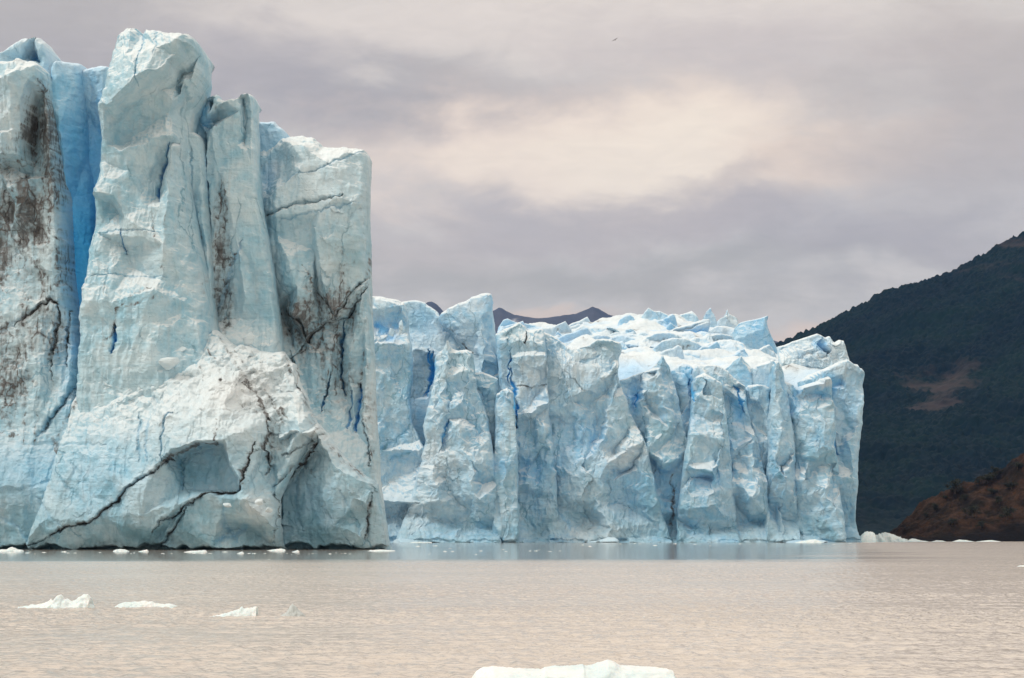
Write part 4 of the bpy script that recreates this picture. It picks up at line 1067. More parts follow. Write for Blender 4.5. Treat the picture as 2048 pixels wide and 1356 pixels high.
glacier_top()
rp = random.Random(77)
for k in range(58):
    t_ = (k + 0.5) / 58
    Y = 1010 - 265 * t_ ** 0.8 + rp.uniform(-8, 8)
    px = rp.uniform(1030 if Y < 900 else 1010, 1545 if Y < 840 else 1470)
    j = int(np.argmin(np.abs(FIELD[1][:, 0] - Y)))
    i = int(np.argmin(np.abs(FIELD[0][j] - px)))
    g = float(FIELD[2][j, max(0, i - 8):i + 9].mean())
    w = rp.uniform(34, 105) * (0.75 + 0.25 * 900 / Y)
    h = rp.uniform(12, 28) * (1.0 if Y > 800 else 1.25)
    sgn = 1 if rp.random() < 0.72 else -1
    pr = [(-0.5, 0.25), (-0.28, 0.5 + rp.uniform(-.1, .1)), (-0.05, 0.62 + rp.uniform(-.15, .15)), (0.14, 0.8 + rp.uniform(-.1, .1)), (0.3, 1.0), (0.4, 0.85 + rp.uniform(-.2, .1)), (0.5, 0.3)]
    if rp.random() < 0.4:
        pr = [(-0.5, 0.2), (-0.35, 0.6), (-0.1, 0.95), (0.15, 1.0), (0.35, 0.8), (0.5, 0.3)]
    tp = sorted([(px + sgn * a_ * w, g - h * b_ + 2) for a_, b_ in pr])
    serac(Y, tp, [(tp[0][0] - 10, g + 40)], [(tp[-1][0] + 10, g + 40)], g + 40, None, 200 + k, step=1.25, tw=5, td=2.5, ew=8, ed=3, thick=16, sc=0.9, amp=0.8, snow=rp.choice([0.1, 0.25, 0.5]), blue=rp.choice([0.04, 0.10, 0.2]),  # blue tint per pinnacle, blue shading carried by the colour
          marks=(), facet=(22, 1.6), ragged=0.3, ctrl=[[(px - w, g - h, 1), (px, g - h * 0.8, 2), (px + w, g - h, 1)], [(px - w, g + 10, 6), (px + w, g + 10, 6)]], notch=0,
          spots=[('dirt', px, g - h * 0.3, w * 0.3, 6, rp.choice([0, 0, 0.3, 0.5]))])
for k, (px, py, Y, w, h) in enumerate([(783, 664, 667, 1.5, 2.4), (801, 656, 667, 1.2, 3.0), (768, 674, 667, 1.8, 1.2),
                                       (812, 1086, 656, 5, 1.6), (1212, 1084, 664, 4.5, 2.0), (1190, 1085, 664, 4, 1.2), (1600, 1085, 679, 5, 0.8), (1632, 1085, 679, 6, 1.2)]):
    ice_chunk(far, 'ice_chunk', (wx(px, Y), Y, wz(py, Y)), (w * 0.75, w * 0.6, h * 0.8), 80 + k, ICE_FAR, 0.2)

# ------------------------------------------------------------------ mountains and the rocky shore
def land_material(name, cols, sc, rock=None, rough=0.9):
    m, t, p, out = new_mat(name)
    pos = position(t)
    n = t.ramp(t.noise(pos, sc, 8, 0.65, 0.4), 0.33, 0.68)
    col = t.mix(n, cols[0], cols[1])
    n2 = t.ramp(t.noise(pos, sc * 7, 5, 0.65, 0.3), 0.35, 0.7)
    col = t.mix(t.math('MULTIPLY', n2, 0.6), col, cols[2])
    if rock:
        col = t.mix(t.attr('rock'), col, rock)
    t.put(p.inputs['Base Color'], col)
    p.inputs['Roughness'].default_value = rough
    p.inputs['Specular IOR Level'].default_value = 0.1
    return m, t, p


FOREST, _, _ = land_material('forest_slope', ((0.0010, 0.0075, 0.013, 1), (0.0045, 0.017, 0.017, 1), (0.003, 0.011, 0.020, 1)), 0.006, (0.058, 0.042, 0.040, 1))  # blue of the hazy air mixed into the forest colours
ROCKY, _, _ = land_material('bare_mountain', ((0.06, 0.065, 0.075, 1), (0.10, 0.10, 0.11, 1), (0.08, 0.08, 0.09, 1)), 0.002, (0.5, 0.5, 0.52, 1))
SHORE, ts, ps = land_material('rocky_shore', ((0.012, 0.009, 0.007, 1), (0.066, 0.034, 0.021, 1), (0.014, 0.013, 0.008, 1)), 0.11, (0.007, 0.006, 0.006, 1))
bmp = ts.n('ShaderNodeBump')
bmp.inputs['Strength'].default_value = 0.9
bmp.inputs['Distance'].default_value = 1.2
ts.put(bmp.inputs['Height'], ts.noise(position(ts), 0.5, 8, 0.7, 0.5))
ts.put(ps.inputs['Normal'], bmp.outputs[0])


def slope(name, skyline, Y_sky, Y_foot, px0, px1, nx, ny, fn, mat, wobble, shape=1.0, foot_z=-3.0, back=True):
    """a hillside: its ridge follows the skyline at distance Y_sky and the foot lies at Y_foot"""
    sk = np.array(skyline, float)
    px = np.linspace(px0, px1, nx)
    Xs = (px - CX) / F * Y_sky
    Zs = CAMZ + (HY - np.interp(px, sk[:, 0], sk[:, 1])) / F * Y_sky
    v = np.linspace(0, 1, ny)
    Vv, Xg = np.meshgrid(v, Xs, indexing='ij')
    Zt = np.broadcast_to(Zs, Xg.shape)
    Y = Y_foot + (Y_sky - Y_foot) * Vv
    Xg = Xg * (Y / Y_sky * 0.55 + 0.45)
    Z = foot_z + (Zt - foot_z) * Vv ** shape
    dz, attrs = fn(Xg, Y, Z, Vv, px[None, :] + 0 * Vv)
    Z = Z + dz * np.clip(Vv * wobble, 0, 1)
    if back:
        Vb = np.stack([Xg[-1], Y[-1] + (Y_sky - Y_foot) * 0.6, Z[-1] * 0.2 - 2], -1)
        V = np.concatenate([np.stack([Xg, Y, Z], -1).reshape(-1, 3), Vb])
        q = np.concatenate([grid_quads(nx, ny), np.stack([np.arange(nx - 1) + (ny - 1) * nx, np.arange(nx - 1) + (ny - 1) * nx + 1, np.arange(nx - 1) + ny * nx + 1, np.arange(nx - 1) + ny * nx], 1)])
        attrs = {k: np.concatenate([a.ravel(), a[-1].ravel()]) for k, a in attrs.items()}
    o = mesh_obj(name, V, q, mat, None, None, attrs)
    return o


def forest_fn(X, Y, Z, V, PX):
    n = 26 * ridged(X / 300 + fbm(Y / 400, X / 500, None, 91, 2), Y / 500, 90, 3) * (0.3 + 0.7 * V)
    gul = 10 * fbm(X / 90 + Z / 160, Z / 60, None, 95, 4, 0.55)
    crown = 3.2 * (1 - scallop(X / 9, Y / 12, 92, 0.3, 1.0)) + 5 * fbm(X / 6, Y / 6, None, 93, 2)
    py = HY - (Z - CAMZ) / Y * F
    rock = np.zeros_like(X)
    for (cx_, cy_, rx, ry, s) in [(1785, 765, 60, 36, 1.0), (1755, 815, 46, 24, 0.9), (1840, 735, 24, 14, 0.5), (1990, 780, 34, 22, 0.7), (1990, 885, 48, 14, 0.9), (2030, 490, 40, 12, 0.8), (1975, 545, 50, 10, 0.45), (1990, 570, 30, 6, 0.5), (1930, 540, 60, 8, 0.35), (1760, 975, 30, 16, 0.3)]:
        w = fbm(X / 70 + Z / 90, Z / 26, None, 97, 5, 0.65) * 0.75
        rock = np.maximum(rock, s * np.clip(1.25 - ((PX - cx_) / rx) ** 2 - ((py - cy_) / ry) ** 2 + w * 1.6, 0, 1))
    rock = np.clip(rock - 0.8 * np.clip(fbm(X / 24, Z / 8, None, 98, 4, 0.65) + 0.1, 0, 1), 0, 1)
    return (n - 20 * V) * np.clip((1 - V) * 7, 0.18, 1) + gul * np.clip(1 - V, 0.1, 1) + crown * (1 - rock), {'rock': rock * 0.6}


mt = slope('mountain', [(900, 830), (1300, 770), (1450, 725), (1560, 690), (1620, 664), (1650, 650), (1700, 622), (1760, 590), (1790, 578), (1820, 572), (1850, 563), (1880, 553), (1910, 540), (1960, 515), (2000, 490), (2048, 465), (2300, 340), (2700, 210), (3300, 160)],
           2900, 1500, 900, 3200, 900, 420, forest_fn, FOREST, 6, 1.15)
tag(mt, kind='structure')


def far_fn(X, Y, Z, V, PX):
    n = 60 * fbm(X / 420, Y / 700, None, 61, 5, 0.55) + 30 * ridged(X / 260, Y / 500, 62, 3)
    py = HY - (Z - CAMZ) / Y * F
    rock = np.clip(0.9 - ((PX - 1030) / 12) ** 2 - ((py - 640) / 5) ** 2, 0, 1) + np.clip(0.9 - ((PX - 1008) / 14) ** 2 - ((py - 652) / 6) ** 2, 0, 1)
    return (n - 40) * np.clip(1.3 - V, 0.12, 1), {'rock': np.clip(rock * (0.4 + fbm(X / 40, Z / 30, None, 63, 3)), 0, 1)}


fm = slope('far_mountains', [(-600, 760), (0, 720), (500, 680), (780, 640), (840, 616), (855, 605), (862, 604), (875, 610), (890, 624), (930, 640), (960, 640), (985, 620), (998, 614), (1004, 616), (1012, 622), (1030, 630), (1055, 635), (1085, 637), (1120, 635), (1150, 630), (1165, 623), (1178, 618), (1185, 615), (1200, 620), (1215, 628), (1235, 631), (1262, 635), (1320, 644), (1420, 655), (1600, 690), (1900, 760)],
           11500, 8200, -600, 1900, 900, 140, far_fn, ROCKY, 8, 0.9)
tag(fm, kind='structure')


def shore_fn(X, Y, Z, V, PX):
    w = fbm(X / 20, Y / 20, None, 41, 3)
    n = 3.0 * fbm(X / 22, Y / 18, Z / 20, 42, 5, 0.6) + 2.2 * (0.5 - scallop(X / 9 + w, Y / 8 + w, 43)) + 1.0 * (0.5 - scallop(X / 3 + w, Z / 2.2 + w, 44)) + 0.6 * fbm(X / 2.5, Y / 2.5, Z / 2, 45, 3, 0.6)
    low = np.clip(1 - V * 5, 0, 1)
    rock = np.clip(low * 1.4 + np.clip(fbm(X / 12, Y / 12, Z / 10, 46, 4, 0.6) * 1.5 - 0.1, 0, 0.9), 0, 1)
    return n, {'rock': rock}


head = slope('headland', [(1690, 1092), (1740, 1084), (1770, 1068), (1785, 1056), (1800, 1042), (1815, 1030), (1832, 1021), (1850, 1010), (1868, 1001), (1885, 990), (1905, 981), (1930, 971), (1955, 963), (1975, 958), (1995, 946), (2015, 928), (2032, 912), (2048, 900), (2150, 830), (2400, 720), (2800, 640)],
             960, 880, 1690, 2800, 700, 120, shore_fn, SHORE, 4, 0.8, foot_z=-1.0)
tag(head, kind='structure')

# ------------------------------------------------------------------ the lake
def make_water():
    m, t, p, out = new_mat('silty_water')
    pos = position(t)
    sp = t.n('ShaderNodeSeparateXYZ')
    t.put(sp.inputs[0], pos)
    edge = t.math('ADD', sp.outputs[1], t.math('MULTIPLY', t.math('SUBTRACT', t.noise(t.vmath('MULTIPLY', pos, (0.012, 0.05, 0)), 1.0, 4, 0.6), 0.5), 60.0))
    lee = t.math('SUBTRACT', sp.outputs[0], t.math('MULTIPLY', sp.outputs[1], 0.165))     # only the water under the cliffs is sheltered
    lee = t.math('ADD', lee, t.math('MULTIPLY', t.math('SUBTRACT', t.noise(t.vmath('MULTIPLY', pos, (0.006, 0.055, 0)), 1.0, 3, 0.5), 0.5), 26.0))
    calm = t.math('MULTIPLY', t.ramp(edge, 122.0, 150.0), t.ramp(lee, 13.0, -7.0))                       # wind-ruffled near the boat, smooth below the cliffs
    n = t.noise(t.vmath('MULTIPLY', pos, (0.05, 0.05, 0)), 1.0, 4, 0.6)
    col = t.mix(t.ramp(n, 0.35, 0.65), (0.52, 0.475, 0.43, 1), (0.57, 0.52, 0.47, 1))
    t.put(p.inputs['Base Color'], col)
    t.put(p.inputs['Roughness'], t.math('ADD', 0.05, t.math('MULTIPLY', t.math('SUBTRACT', 1.0, calm), 0.12)))
    p.inputs['IOR'].default_value = 1.333
    p.inputs['Specular IOR Level'].default_value = 0.5
    b = t.math('ADD', t.noise(t.vmath('MULTIPLY', pos, (2.3, 3.2, 0)), 1.0, 4, 0.6, 0.3), t.math('MULTIPLY', t.noise(t.vmath('MULTIPLY', pos, (0.5, 0.8, 0)), 1.0, 3, 0.55, 0.3), 2.2))
    bump = t.n('ShaderNodeBump')
    t.put(bump.inputs['Strength'], t.math('ADD', 0.035, t.math('MULTIPLY', t.math('SUBTRACT', 1.0, calm), 0.42)))
    bump.inputs['Distance'].default_value = 0.16
    t.put(bump.inputs['Height'], b)
    t.put(p.inputs['Normal'], bump.outputs[0])
    return m


WATER = make_water()
py_rows = np.concatenate([HY + 6115.2 / np.linspace(4, 16.4, 60), np.arange(1446, 1116.6, -0.40), HY + 6115.2 / np.geomspace(150, 14000, 60)])
Yw = CAMZ * F / (py_rows - HY)
uw = np.linspace(-1, 1, 1500)
Ug, Yg = np.meshgrid(uw, Yw)
Xg = np.sign(Ug) * (np.minimum(np.abs(Ug), 0.82) / 0.82 * 0.31 * Yg + np.clip((np.abs(Ug) - 0.82) / 0.18, 0, 1) ** 1.5 * (0.45 * Yg + 70))
cg = sm((Yg + 22 * fbm(Xg / 40, Yg / 20, None, 5, 3) - 112) / 34)
big = fbm(Xg / 3.4 + 0.25 * Yg, Yg / 2.2, None, 11, 3, 0.55)
mid = fbm(Xg / 0.42 + 0.2 * Yg, Yg / 0.36, None, 12, 2, 0.5)
gust = 0.40 + 1.0 * sm(0.5 + fbm(Xg / 14, Yg / 11, None, 14, 3) * 0.9)
hgt = (0.018 * big + 0.042 * (1 - 2 * np.abs(mid)) * gust) * (1 - cg) * np.clip(1 - np.abs(Ug) ** 8, 0, 1)
hgt = hgt + 0.02 * fbm(Xg / 60, Yg / 9, None, 15, 3) * cg * np.clip(1 - Yg / 600, 0, 1)
Vw = np.stack([Xg, Yg, hgt], -1).reshape(-1, 3)
nw = len(Vw)
sheet = np.array([[-14500, -300, -0.06], [14500, -300, -0.06], [14500, 14500, -0.06], [-14500, 14500, -0.06]])
lake = mesh_obj('lake', np.concatenate([Vw, sheet]), np.concatenate([grid_quads(len(uw), len(Yw)), [[nw, nw + 1, nw + 2, nw + 3]]]), WATER)
tag(lake, kind='structure')

# ------------------------------------------------------------------ floating ice
def make_clear():
    m, t, p, out = new_mat('clear_ice')
    p.inputs['Base Color'].default_value = (0.56, 0.61, 0.61, 1)
    p.inputs['Roughness'].default_value = 0.25
    p.inputs['IOR'].default_value = 1.31
    p.inputs['Transmission Weight'].default_value = 0.12
    bump = t.n('ShaderNodeBump')
    bump.inputs['Strength'].default_value = 0.5
    bump.inputs['Distance'].default_value = 0.03
    t.put(bump.inputs['Height'], t.noise(position(t), 12.0, 5, 0.6))
    t.put(p.inputs['Normal'], bump.outputs[0])
    return m


CLEAR = make_clear()


def floe(name, prof, base_py, label, cat, seed, depth=0.6, mat=None, step=0.6, group=None, Y=None, skew=0.3, rough=1.0, tint=0.0):
    """a floating piece: the traced crest runs along a body that falls away to the water in front of and behind it"""
    Y = Y or CAMZ * F / (base_py - HY)
    a = np.array(prof, float)
    nx = max(14, int((a[:, 0].max() - a[:, 0].min()) / step))
    ny = max(11, int(nx * 0.35))
    par = np.linspace(0, 1, len(a))
    tt = np.linspace(0, 1, nx)
    px = np.interp(tt, par, a[:, 0])
    py = np.interp(tt, par, a[:, 1])
    L = (a[:, 0].max() - a[:, 0].min()) / F * Y
    s = np.linspace(-1, 1, ny)
    S, PXX = np.meshgrid(s, px, indexing='ij')
    H = np.broadcast_to((base_py - py) / F * Y, S.shape)
    X = (PXX - CX) / F * Y
    endw = np.sqrt(np.clip(np.minimum(tt, 1 - tt) * 6, 0.05, 1))[None, :]
    k = 6.0 / max(L, 0.05)
    wv = fbm(X * k + seed, S * 2, None, seed, 3)
    W = L * depth * 0.5 * endw * (1 + 0.25 * wv)
    Yc = Y + S * W + W * skew * 0.5
    shape = np.clip(1 - np.abs(S + 0.15 * wv) ** (2.4 - 0.6 * wv), 0, 1)
    hs = H.max()
    Z = H * shape + (0.10 * hs * fbm(X * k * 3, S * 4, None, seed + 1, 4, 0.6) * np.sqrt(shape) + 0.05 * hs * (scallop(X * k * 2.2, S * 3, seed + 2) - 0.3) * np.sqrt(shape)) * rough
    Z = np.where(np.abs(S) >= 0.999, -0.05, Z)
    top = np.stack([X, Yc, Z], -1).reshape(-1, 3)
    bot = np.stack([X, Y + S * W * 0.9 + W * skew * 0.5, np.full_like(X, -0.12 - 0.3 * hs)], -1).reshape(-1, 3)
    n = len(top)
    ring = np.concatenate([np.arange(nx), np.arange(1, ny) * nx + nx - 1, (ny - 1) * nx + np.arange(nx - 2, -1, -1), np.arange(ny - 2, 0, -1) * nx])
    q = np.concatenate([grid_quads(nx, ny), grid_quads(nx, ny, n)[:, ::-1], np.stack([ring + n, np.roll(ring, -1) + n, np.roll(ring, -1), ring], 1)])
    bl = np.clip(tint + 0.55 * np.clip(1 - Z / (hs * 0.45 + 1e-6), 0, 1) * (0.5 + wv), 0, 0.9).ravel()
    V = np.concatenate([top, bot])
    org = np.array([X.mean(), Y, 0])
    o = mesh_obj(name, V - org, q, mat or FLOE, None, None, {'blue': np.concatenate([bl, bl * 0 + 0.8])})
    o.location = org
    return tag(o, label, cat, group)


floe('ice_floe', [(938, 1362), (946, 1352), (952, 1344), (966, 1337), (985, 1334), (1000, 1336), (1030, 1338), (1062, 1339), (1082, 1340), (1090, 1336), (1120, 1334), (1150, 1333), (1166, 1330), (1170, 1333), (1186, 1331), (1200, 1326), (1216, 1322), (1228, 1325), (1240, 1331), (1265, 1333), (1300, 1335), (1330, 1338), (1346, 1342), (1350, 1352), (1356, 1362)],
     1366, 'large smooth white floe cut by the bottom edge of the picture', 'ice floe', 301, depth=0.5, step=1.0, rough=0.45)
floe('ice_floe', [(36, 1215), (60, 1212), (84, 1208), (96, 1204), (100, 1200), (107, 1202), (114, 1193), (119, 1190), (123, 1193), (126, 1199), (133, 1198), (141, 1203), (152, 1200), (159, 1194), (166, 1190), (175, 1190), (181, 1195), (180, 1202), (178, 1206), (186, 1212), (190, 1217)],
     1218, 'white floe with a pointed hump and a rounded knob', 'ice floe', 302, depth=0.4)
floe('ice_floe', [(226, 1217), (238, 1208), (248, 1205), (262, 1204), (276, 1204), (283, 1203), (290, 1202), (296, 1205), (304, 1203), (310, 1207), (325, 1209), (340, 1208), (350, 1211), (357, 1215)],
     1218, 'low flat white floe beside the knobbly one', 'ice floe', 303, depth=0.42)
floe('ice_floe', [(416, 1235), (434, 1231), (452, 1227), (466, 1222), (478, 1219), (483, 1214), (488, 1218), (500, 1216), (514, 1214), (512, 1220), (507, 1226), (509, 1231), (516, 1235)],
     1236, 'white wedge shaped floe sloping to a tail', 'ice floe', 304, depth=0.4)
floe('ice_floe', [(550, 1236), (565, 1230), (573, 1224), (579, 1214), (585, 1208), (590, 1212), (597, 1220), (606, 1227), (613, 1235)],
     1236, 'small clear grey ice fin sticking out of the water', 'ice floe', 305, depth=0.5, mat=CLEAR, rough=0.5)
floe('ice_floe', [(1004, 1277), (1010, 1275), (1018, 1274), (1026, 1276), (1031, 1277)], 1278, 'faint sliver of ice awash above the large bottom floe', 'ice floe', 306, depth=0.6)
floe('ice_floe', [(1274, 1238), (1282, 1236), (1288, 1233), (1294, 1235), (1306, 1238)], 1238.5, 'faint pale ice lump awash in open water', 'ice floe', 307, depth=0.6)
floe('ice_floe', [(2034, 1133), (2040, 1131), (2050, 1131), (2056, 1133)], 1133.5, 'tiny white floe by the edge of the calm water in front of the headland', 'ice floe', 308, depth=0.6)

BERGY = [  # pieces large enough to tell apart under the near cliff
    ([(-6, 1103), (2, 1099), (14, 1099), (18, 1096), (24, 1094), (30, 1096), (34, 1099), (44, 1100), (47, 1102)], 1103, 'largest white floe at the foot of the grit streaked tower'),
    ([(226, 1102), (232, 1099), (240, 1098), (250, 1099), (255, 1101), (258, 1102)], 1103, 'low white floe close under the lower cliff'),
    ([(277, 1103), (285, 1101), (294, 1099), (297, 1102)], 1103.3, 'small pointed floe under the lower cliff'),
    ([(368, 1104), (380, 1102), (396, 1101), (410, 1100), (414, 1103)], 1104.3, 'thin flat floe where the black seam meets the water'),
    ([(532, 1102), (545, 1099), (556, 1098), (562, 1097), (570, 1099), (571, 1101)], 1101.6, 'slanting floe against the corner of the lower cliff'),
    ([(584, 1104), (590, 1102), (595, 1100), (599, 1103)], 1104.2, 'small bright floe under the shaded end block'),
    ([(474, 1107), (479, 1105), (484, 1103), (488, 1106)], 1107.3, 'little peaked floe drifting in front of the seamed cliff'),
    ([(735, 1102), (748, 1100), (762, 1099), (775, 1100), (790, 1101)], 1102, 'thin strip of ice at the end of the near cliff'),
    ([(818, 1090), (830, 1088), (845, 1088), (864, 1089)], 1090, 'white strip of ice along the foot of the far cliff'),
    ([(1590, 1086), (1602, 1083), (1618, 1081), (1630, 1079), (1640, 1083), (1648, 1086)], 1086.2, 'pale ice pile at the foot of the cliff end'),
]
for k, (pr, b, lab) in enumerate(BERGY):
    floe('ice_floe', pr, b, lab, 'ice floe', 320 + k, depth=0.5, step=0.7, Y=CAMZ * F / (b - HY) if b > 1095 else 640)

SHORE_ICE = [
    ([(1716, 1084), (1722, 1072), (1730, 1064), (1738, 1063), (1748, 1066), (1751, 1071), (1748, 1078), (1752, 1084)], 1085, 'tall white ice heap stranded beside the cliff end', 0.5),
    ([(1738, 1084), (1748, 1076), (1760, 1068), (1774, 1066), (1786, 1070), (1796, 1074), (1806, 1078), (1815, 1081)], 1084.5, 'broad white ice heap stranded in front of the headland tip', 0.5),
    ([(1816, 1075), (1824, 1071), (1832, 1072), (1837, 1075)], 1077, 'white scrap of ice lying on the dark shore rocks', 0.6),
    ([(1805, 1084), (1818, 1081), (1830, 1079), (1842, 1082), (1856, 1084)], 1084.6, 'low white ice hump along the shore beside the broad heap', 0.4),
    ([(1862, 1085), (1874, 1082), (1886, 1083), (1892, 1085)], 1085, 'short white ice strip along the shore', 0.4),
    ([(1904, 1085), (1918, 1081), (1932, 1082), (1948, 1085)], 1085, 'longest white ice strip along the headland shore', 0.4),
    ([(1952, 1085), (1970, 1083), (1984, 1082), (2002, 1085)], 1085, 'last thin white ice strip below the dark rocks', 0.4),
]
for k, (pr, b, lab, dp) in enumerate(SHORE_ICE):
    floe('stranded_ice', pr, b, lab, 'ice', 340 + k, depth=dp, step=0.8, Y=(700, 760, 870, 800, 810, 820, 830)[k], rough=1.6)

# the small bits: a few shapes, copied
rnd = random.Random(5)
protos = []
for k in range(5):
    w = 10
    pr = [(1024 - w, 1100)] + [(1024 - w + 2 * w * (i + 1) / 6, 1100 - rnd.uniform(0.8, 3.2) * math.sin(math.pi * (i + 1) / 6)) for i in range(5)] + [(1024 + w, 1100)]
    protos.append(floe('brash_ice', pr, 1100, None, 'ice', 360 + k, depth=0.8, step=1.0, Y=255))
BITS = [(20, 1105, 8), (26, 1108, 5), (55, 1106, 12), (60, 1104, 6), (88, 1105, 12), (70, 1108, 4), (128, 1104, 14), (136, 1106, 8), (150, 1106, 8), (200, 1105, 7), (235, 1108, 4), (262, 1107, 5), (268, 1106, 6),
        (325, 1107, 9), (328, 1108, 5), (343, 1107, 5), (388, 1107, 9), (405, 1107, 10), (420, 1107, 11), (450, 1104, 14), (498, 1107, 10), (508, 1107, 11), (530, 1107, 8), (538, 1119, 6), (574, 1107, 5), (583, 1109, 4),
        (598, 1108, 6), (618, 1108, 5), (625, 1107, 7), (632, 1107, 4), (660, 1108, 9), (672, 1106, 5), (683, 1107, 6), (690, 1107, 7), (700, 1108, 8), (742, 1101, 10), (752, 1103, 12), (778, 1102, 10), (858, 1109, 6), (860, 1106, 5),
        (836, 1093, 12), (870, 1092, 14), (900, 1097, 9), (918, 1096, 8), (890, 1103, 10), (905, 1103, 9), (952, 1109, 7), (962, 1102, 9), (1006, 1099, 7), (1012, 1103, 8), (1060, 1102, 8), (1072, 1102, 10), (1078, 1100, 6), (1100, 1103, 10),
        (1120, 1102, 8), (1180, 1093, 10), (1165, 1090, 8), (1280, 1088, 9), (1270, 1087, 8), (1240, 1088, 10), (1310, 1091, 12), (1350, 1088, 10), (1390, 1089, 8), (1420, 1092, 8), (1480, 1088, 9), (1640, 1088, 9), (1668, 1089, 7), (1700, 1087, 10)]
for k, (px, py, w) in enumerate(BITS):
    src = protos[k % 5]
    o = src if k < 5 else link(src.copy())
    Y = CAMZ * F / (py - HY)
    Y = min(Y, 640)
    sc_ = 0.8 * w / 20 * Y / 255
    o.location = (wx(px, Y), Y, 0)
    o.scale = (sc_, sc_, sc_ * rnd.uniform(0.7, 1.3))
    far_bit = py < 1099 or px > 785
    tag(o, 'tiny bit of white ice drifting below the far blue cliff' if far_bit else 'tiny bit of white ice drifting below the near towers', 'ice', 'drifting bits below the far cliff' if far_bit else 'drifting bits below the near towers')

# ------------------------------------------------------------------ bushes on the headland
def make_leafmat(name, c1, c2):
    m, t, p, out = new_mat(name)
    n = t.noise(position(t), 0.9, 3, 0.6)
    t.put(p.inputs['Base Color'], t.mix(t.ramp(n, 0.35, 0.65), c1, c2))
    p.inputs['Roughness'].default_value = 0.8
    return m


LEAF = make_leafmat('bush_leaves', (0.007, 0.010, 0.005, 1), (0.022, 0.026, 0.010, 1))
BARK = make_leafmat('bark', (0.05, 0.035, 0.025, 1), (0.08, 0.06, 0.045, 1))


def tube(pts, r0, r1, n=7):
    V, q = [], []
    for i, p_ in enumerate(pts):
        r = r0 + (r1 - r0) * i / (len(pts) - 1)
        for k in range(n):
            a = 2 * math.pi * k / n
            V.append((p_[0] + r * math.cos(a), p_[1] + r * math.sin(a), p_[2]))
    for i in range(len(pts) - 1):
        for k in range(n):
            q.append((i * n + k, i * n + (k + 1) % n, (i + 1) * n + (k + 1) % n, (i + 1) * n + k))
    return V, q


def make_bush(seed, clumps=10, leaves=120):
    r = np.random.RandomState(seed)
    root = bpy.data.objects.new('bush', None)
    link(root)
    V, q = [], []
    for k in range(4):
        a = r.uniform(0, 6.28)
        e = 0.0 if k == 0 else 0.28
        tv, tq = tube([(0, 0, -0.15), (0.1 * e * math.cos(a), 0.1 * e * math.sin(a), 0.2), (e * math.cos(a), e * math.sin(a), 0.6)], 0.05 if k == 0 else 0.035, 0.015)
        q += [[i + len(V) for i in f] for f in tq]
        V += tv
    mesh_obj('trunk', V, q, BARK, root)
    cen = np.stack([r.normal(0, 0.24, clumps), r.normal(0, 0.24, clumps), r.uniform(0.28, 0.88, clumps)], 1)
    cen[:, :2] *= (1.25 - 0.8 * np.abs(cen[:, 2:3] - 0.5))
    P = (cen[:, None, :] + r.normal(0, 1, (clumps, leaves, 3)) * np.array([0.12, 0.12, 0.09])).reshape(-1, 3)
    P[:, 2] = np.maximum(P[:, 2], 0.05)
    A = r.normal(size=P.shape)
    A /= np.linalg.norm(A, axis=1)[:, None]
    B = np.cross(A, r.normal(size=P.shape))
    B /= np.linalg.norm(B, axis=1)[:, None]
    sz = r.uniform(0.03, 0.06, (len(P), 1))
    Vl = np.stack([P - A * sz, P + B * sz * 0.6, P + A * sz, P - B * sz * 0.6], 1).reshape(-1, 3)
    mesh_obj('crown', Vl, np.arange(len(Vl)).reshape(-1, 4), LEAF, root, smooth=False)
    return root


hv = np.empty(len(head.data.vertices) * 3, np.float32)
head.data.vertices.foreach_get('co', hv)
hv = hv.reshape(-1, 3)
hpx = CX + hv[:, 0] / hv[:, 1] * F
hpy = HY - (hv[:, 2] - CAMZ) / hv[:, 1] * F
BUSH = [(1909, 984, 28, 'tall dark bush standing up on the headland ridge'), (1975, 962, 22, 'round dark bush on the headland ridge, second tallest'), (1954, 966, 13, 'small bush between the two tallest ones on the ridge'),
        (1990, 952, 20, 'bush higher up the ridge beside the round one'), (1888, 994, 9, 'low bush on the ridge just below the tall one'), (1870, 1020, 16, 'dark bush low on the slope near the headland tip'),
        (1946, 1030, 22, 'olive green bush in the middle of the brown slope'), (1986, 985, 14, 'dark bush on the upper slope under the ridge'), (1928, 1000, 14, 'dark bush on the slope below the tall ridge bush'),
        (2012, 1036, 24, 'wide dark bush on the slope near the picture edge'), (2022, 975, 18, 'bush on the slope close below the upper ridge'), (1965, 1055, 14, 'olive bush above the shore rocks'),
        (1905, 1048, 14, 'small dark bush above the black shore rocks'), (2036, 935, 16, 'topmost bush on the ridge at the picture edge'), (2000, 1005, 14, 'dark bush between the wide one and the upper slope'), (1850, 1032, 9, 'smallest bush on the headland, nearest the tip')]
bush_protos = [make_bush(s_) for s_ in (1, 2, 3)]
used = [0, 0, 0]
for k, (px, py, h, lab) in enumerate(BUSH):
    dd_ = (hpx - px) ** 2 + (hpy - py) ** 2
    near_ = np.nonzero(dd_ < 16)[0]
    i = near_[np.argmin(hv[near_, 1])] if len(near_) else int(np.argmin(dd_))
    src = bush_protos[k % 3]
    if used[k % 3]:
        o = link(src.copy())
        for ch in src.children:
            c2 = link(ch.copy())
            c2.parent = o
    else:
        o = src
    used[k % 3] = 1
    o.location = hv[i]
    s_ = h / F * hv[i, 1] * 1.05
    o.scale = (s_ * rnd.uniform(0.9, 1.25), s_ * rnd.uniform(0.9, 1.2), s_)
    o.rotation_euler = (0, 0, rnd.uniform(0, 6.28))
    tag(o, lab, 'bush', 'bushes on the headland')

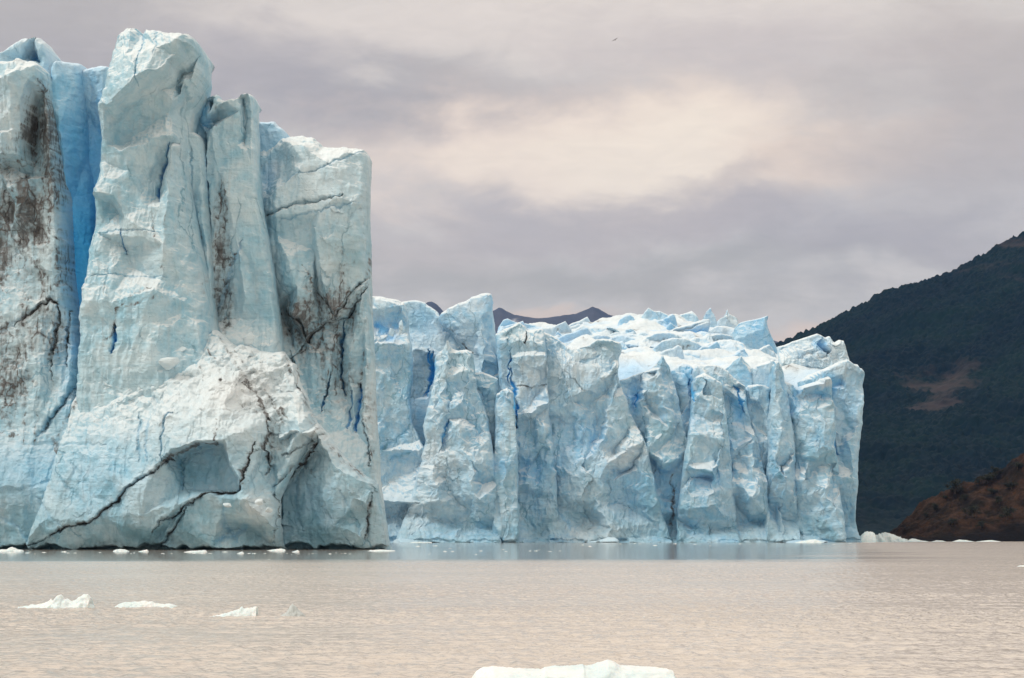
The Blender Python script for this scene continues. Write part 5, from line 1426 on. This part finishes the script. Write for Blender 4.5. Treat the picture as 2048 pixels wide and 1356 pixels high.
# ------------------------------------------------------------------ a bird far up
def make_bird():
    Y = 420.0
    b = [(-0.30, 0, 0, 0.02), (-0.15, 0, 0.01, 0.06), (0.0, 0, 0.02, 0.08), (0.14, 0, 0.02, 0.05), (0.24, 0, 0.01, 0.01)]
    V, q = [], []
    n = 8
    for (x, y, z, r) in b:
        for k in range(n):
            a = 2 * math.pi * k / n
            V.append((x, y + r * math.cos(a), z + r * math.sin(a)))
    for i in range(len(b) - 1):
        for k in range(n):
            q.append((i * n + k, (i + 1) * n + k, (i + 1) * n + (k + 1) % n, i * n + (k + 1) % n))
    for sgn in (-1, 1):
        base_ = len(V)
        for (x, y, z, c) in [(0.0, 0.05, 0.03, 0.16), (0.06, 0.32, 0.20, 0.15), (0.02, 0.62, 0.16, 0.08), (-0.06, 0.82, 0.08, 0.02)]:
            for t_ in (0.012, -0.012):
                V.append((x + c / 2, sgn * y, z + t_))
                V.append((x - c / 2, sgn * y, z + t_))
        for i in range(3):
            a = base_ + i * 4
            q += [(a, a + 1, a + 5, a + 4), (a + 2, a + 6, a + 7, a + 3), (a, a + 4, a + 6, a + 2), (a + 1, a + 3, a + 7, a + 5)]
    m, t, p, out = new_mat('bird_feathers')
    p.inputs['Base Color'].default_value = (0.12, 0.11, 0.11, 1)
    o = mesh_obj('bird', V, q, m)
    o.location = (wx(1230, Y), Y, wz(80, Y))
    o.rotation_euler = (math.radians(-20), math.radians(15), math.radians(50))
    tag(o, 'tiny dark bird flying high in the grey cloud', 'bird')


make_bird()

# ------------------------------------------------------------------ the air
def make_haze():
    bpy.ops.mesh.primitive_cube_add(size=1)
    o = bpy.context.object
    o.name = 'haze'
    o.scale = (30000, 15400, 2600)
    o.location = (0, 15400 / 2 - 500, 2600 / 2 - 1.8)
    m = bpy.data.materials.new('haze_air')
    m.use_nodes = True
    t = NT(m.node_tree)
    out = t.n('ShaderNodeOutputMaterial')
    v = t.n('ShaderNodeVolumePrincipled')
    v.inputs['Color'].default_value = (0.14, 0.40, 1.0, 1)
    v.inputs['Density'].default_value = 2.4e-5
    v.inputs['Anisotropy'].default_value = 0.0
    t.put(out.inputs['Volume'], v.outputs[0])
    o.data.materials.append(m)
    tag(o, kind='stuff')


make_haze()
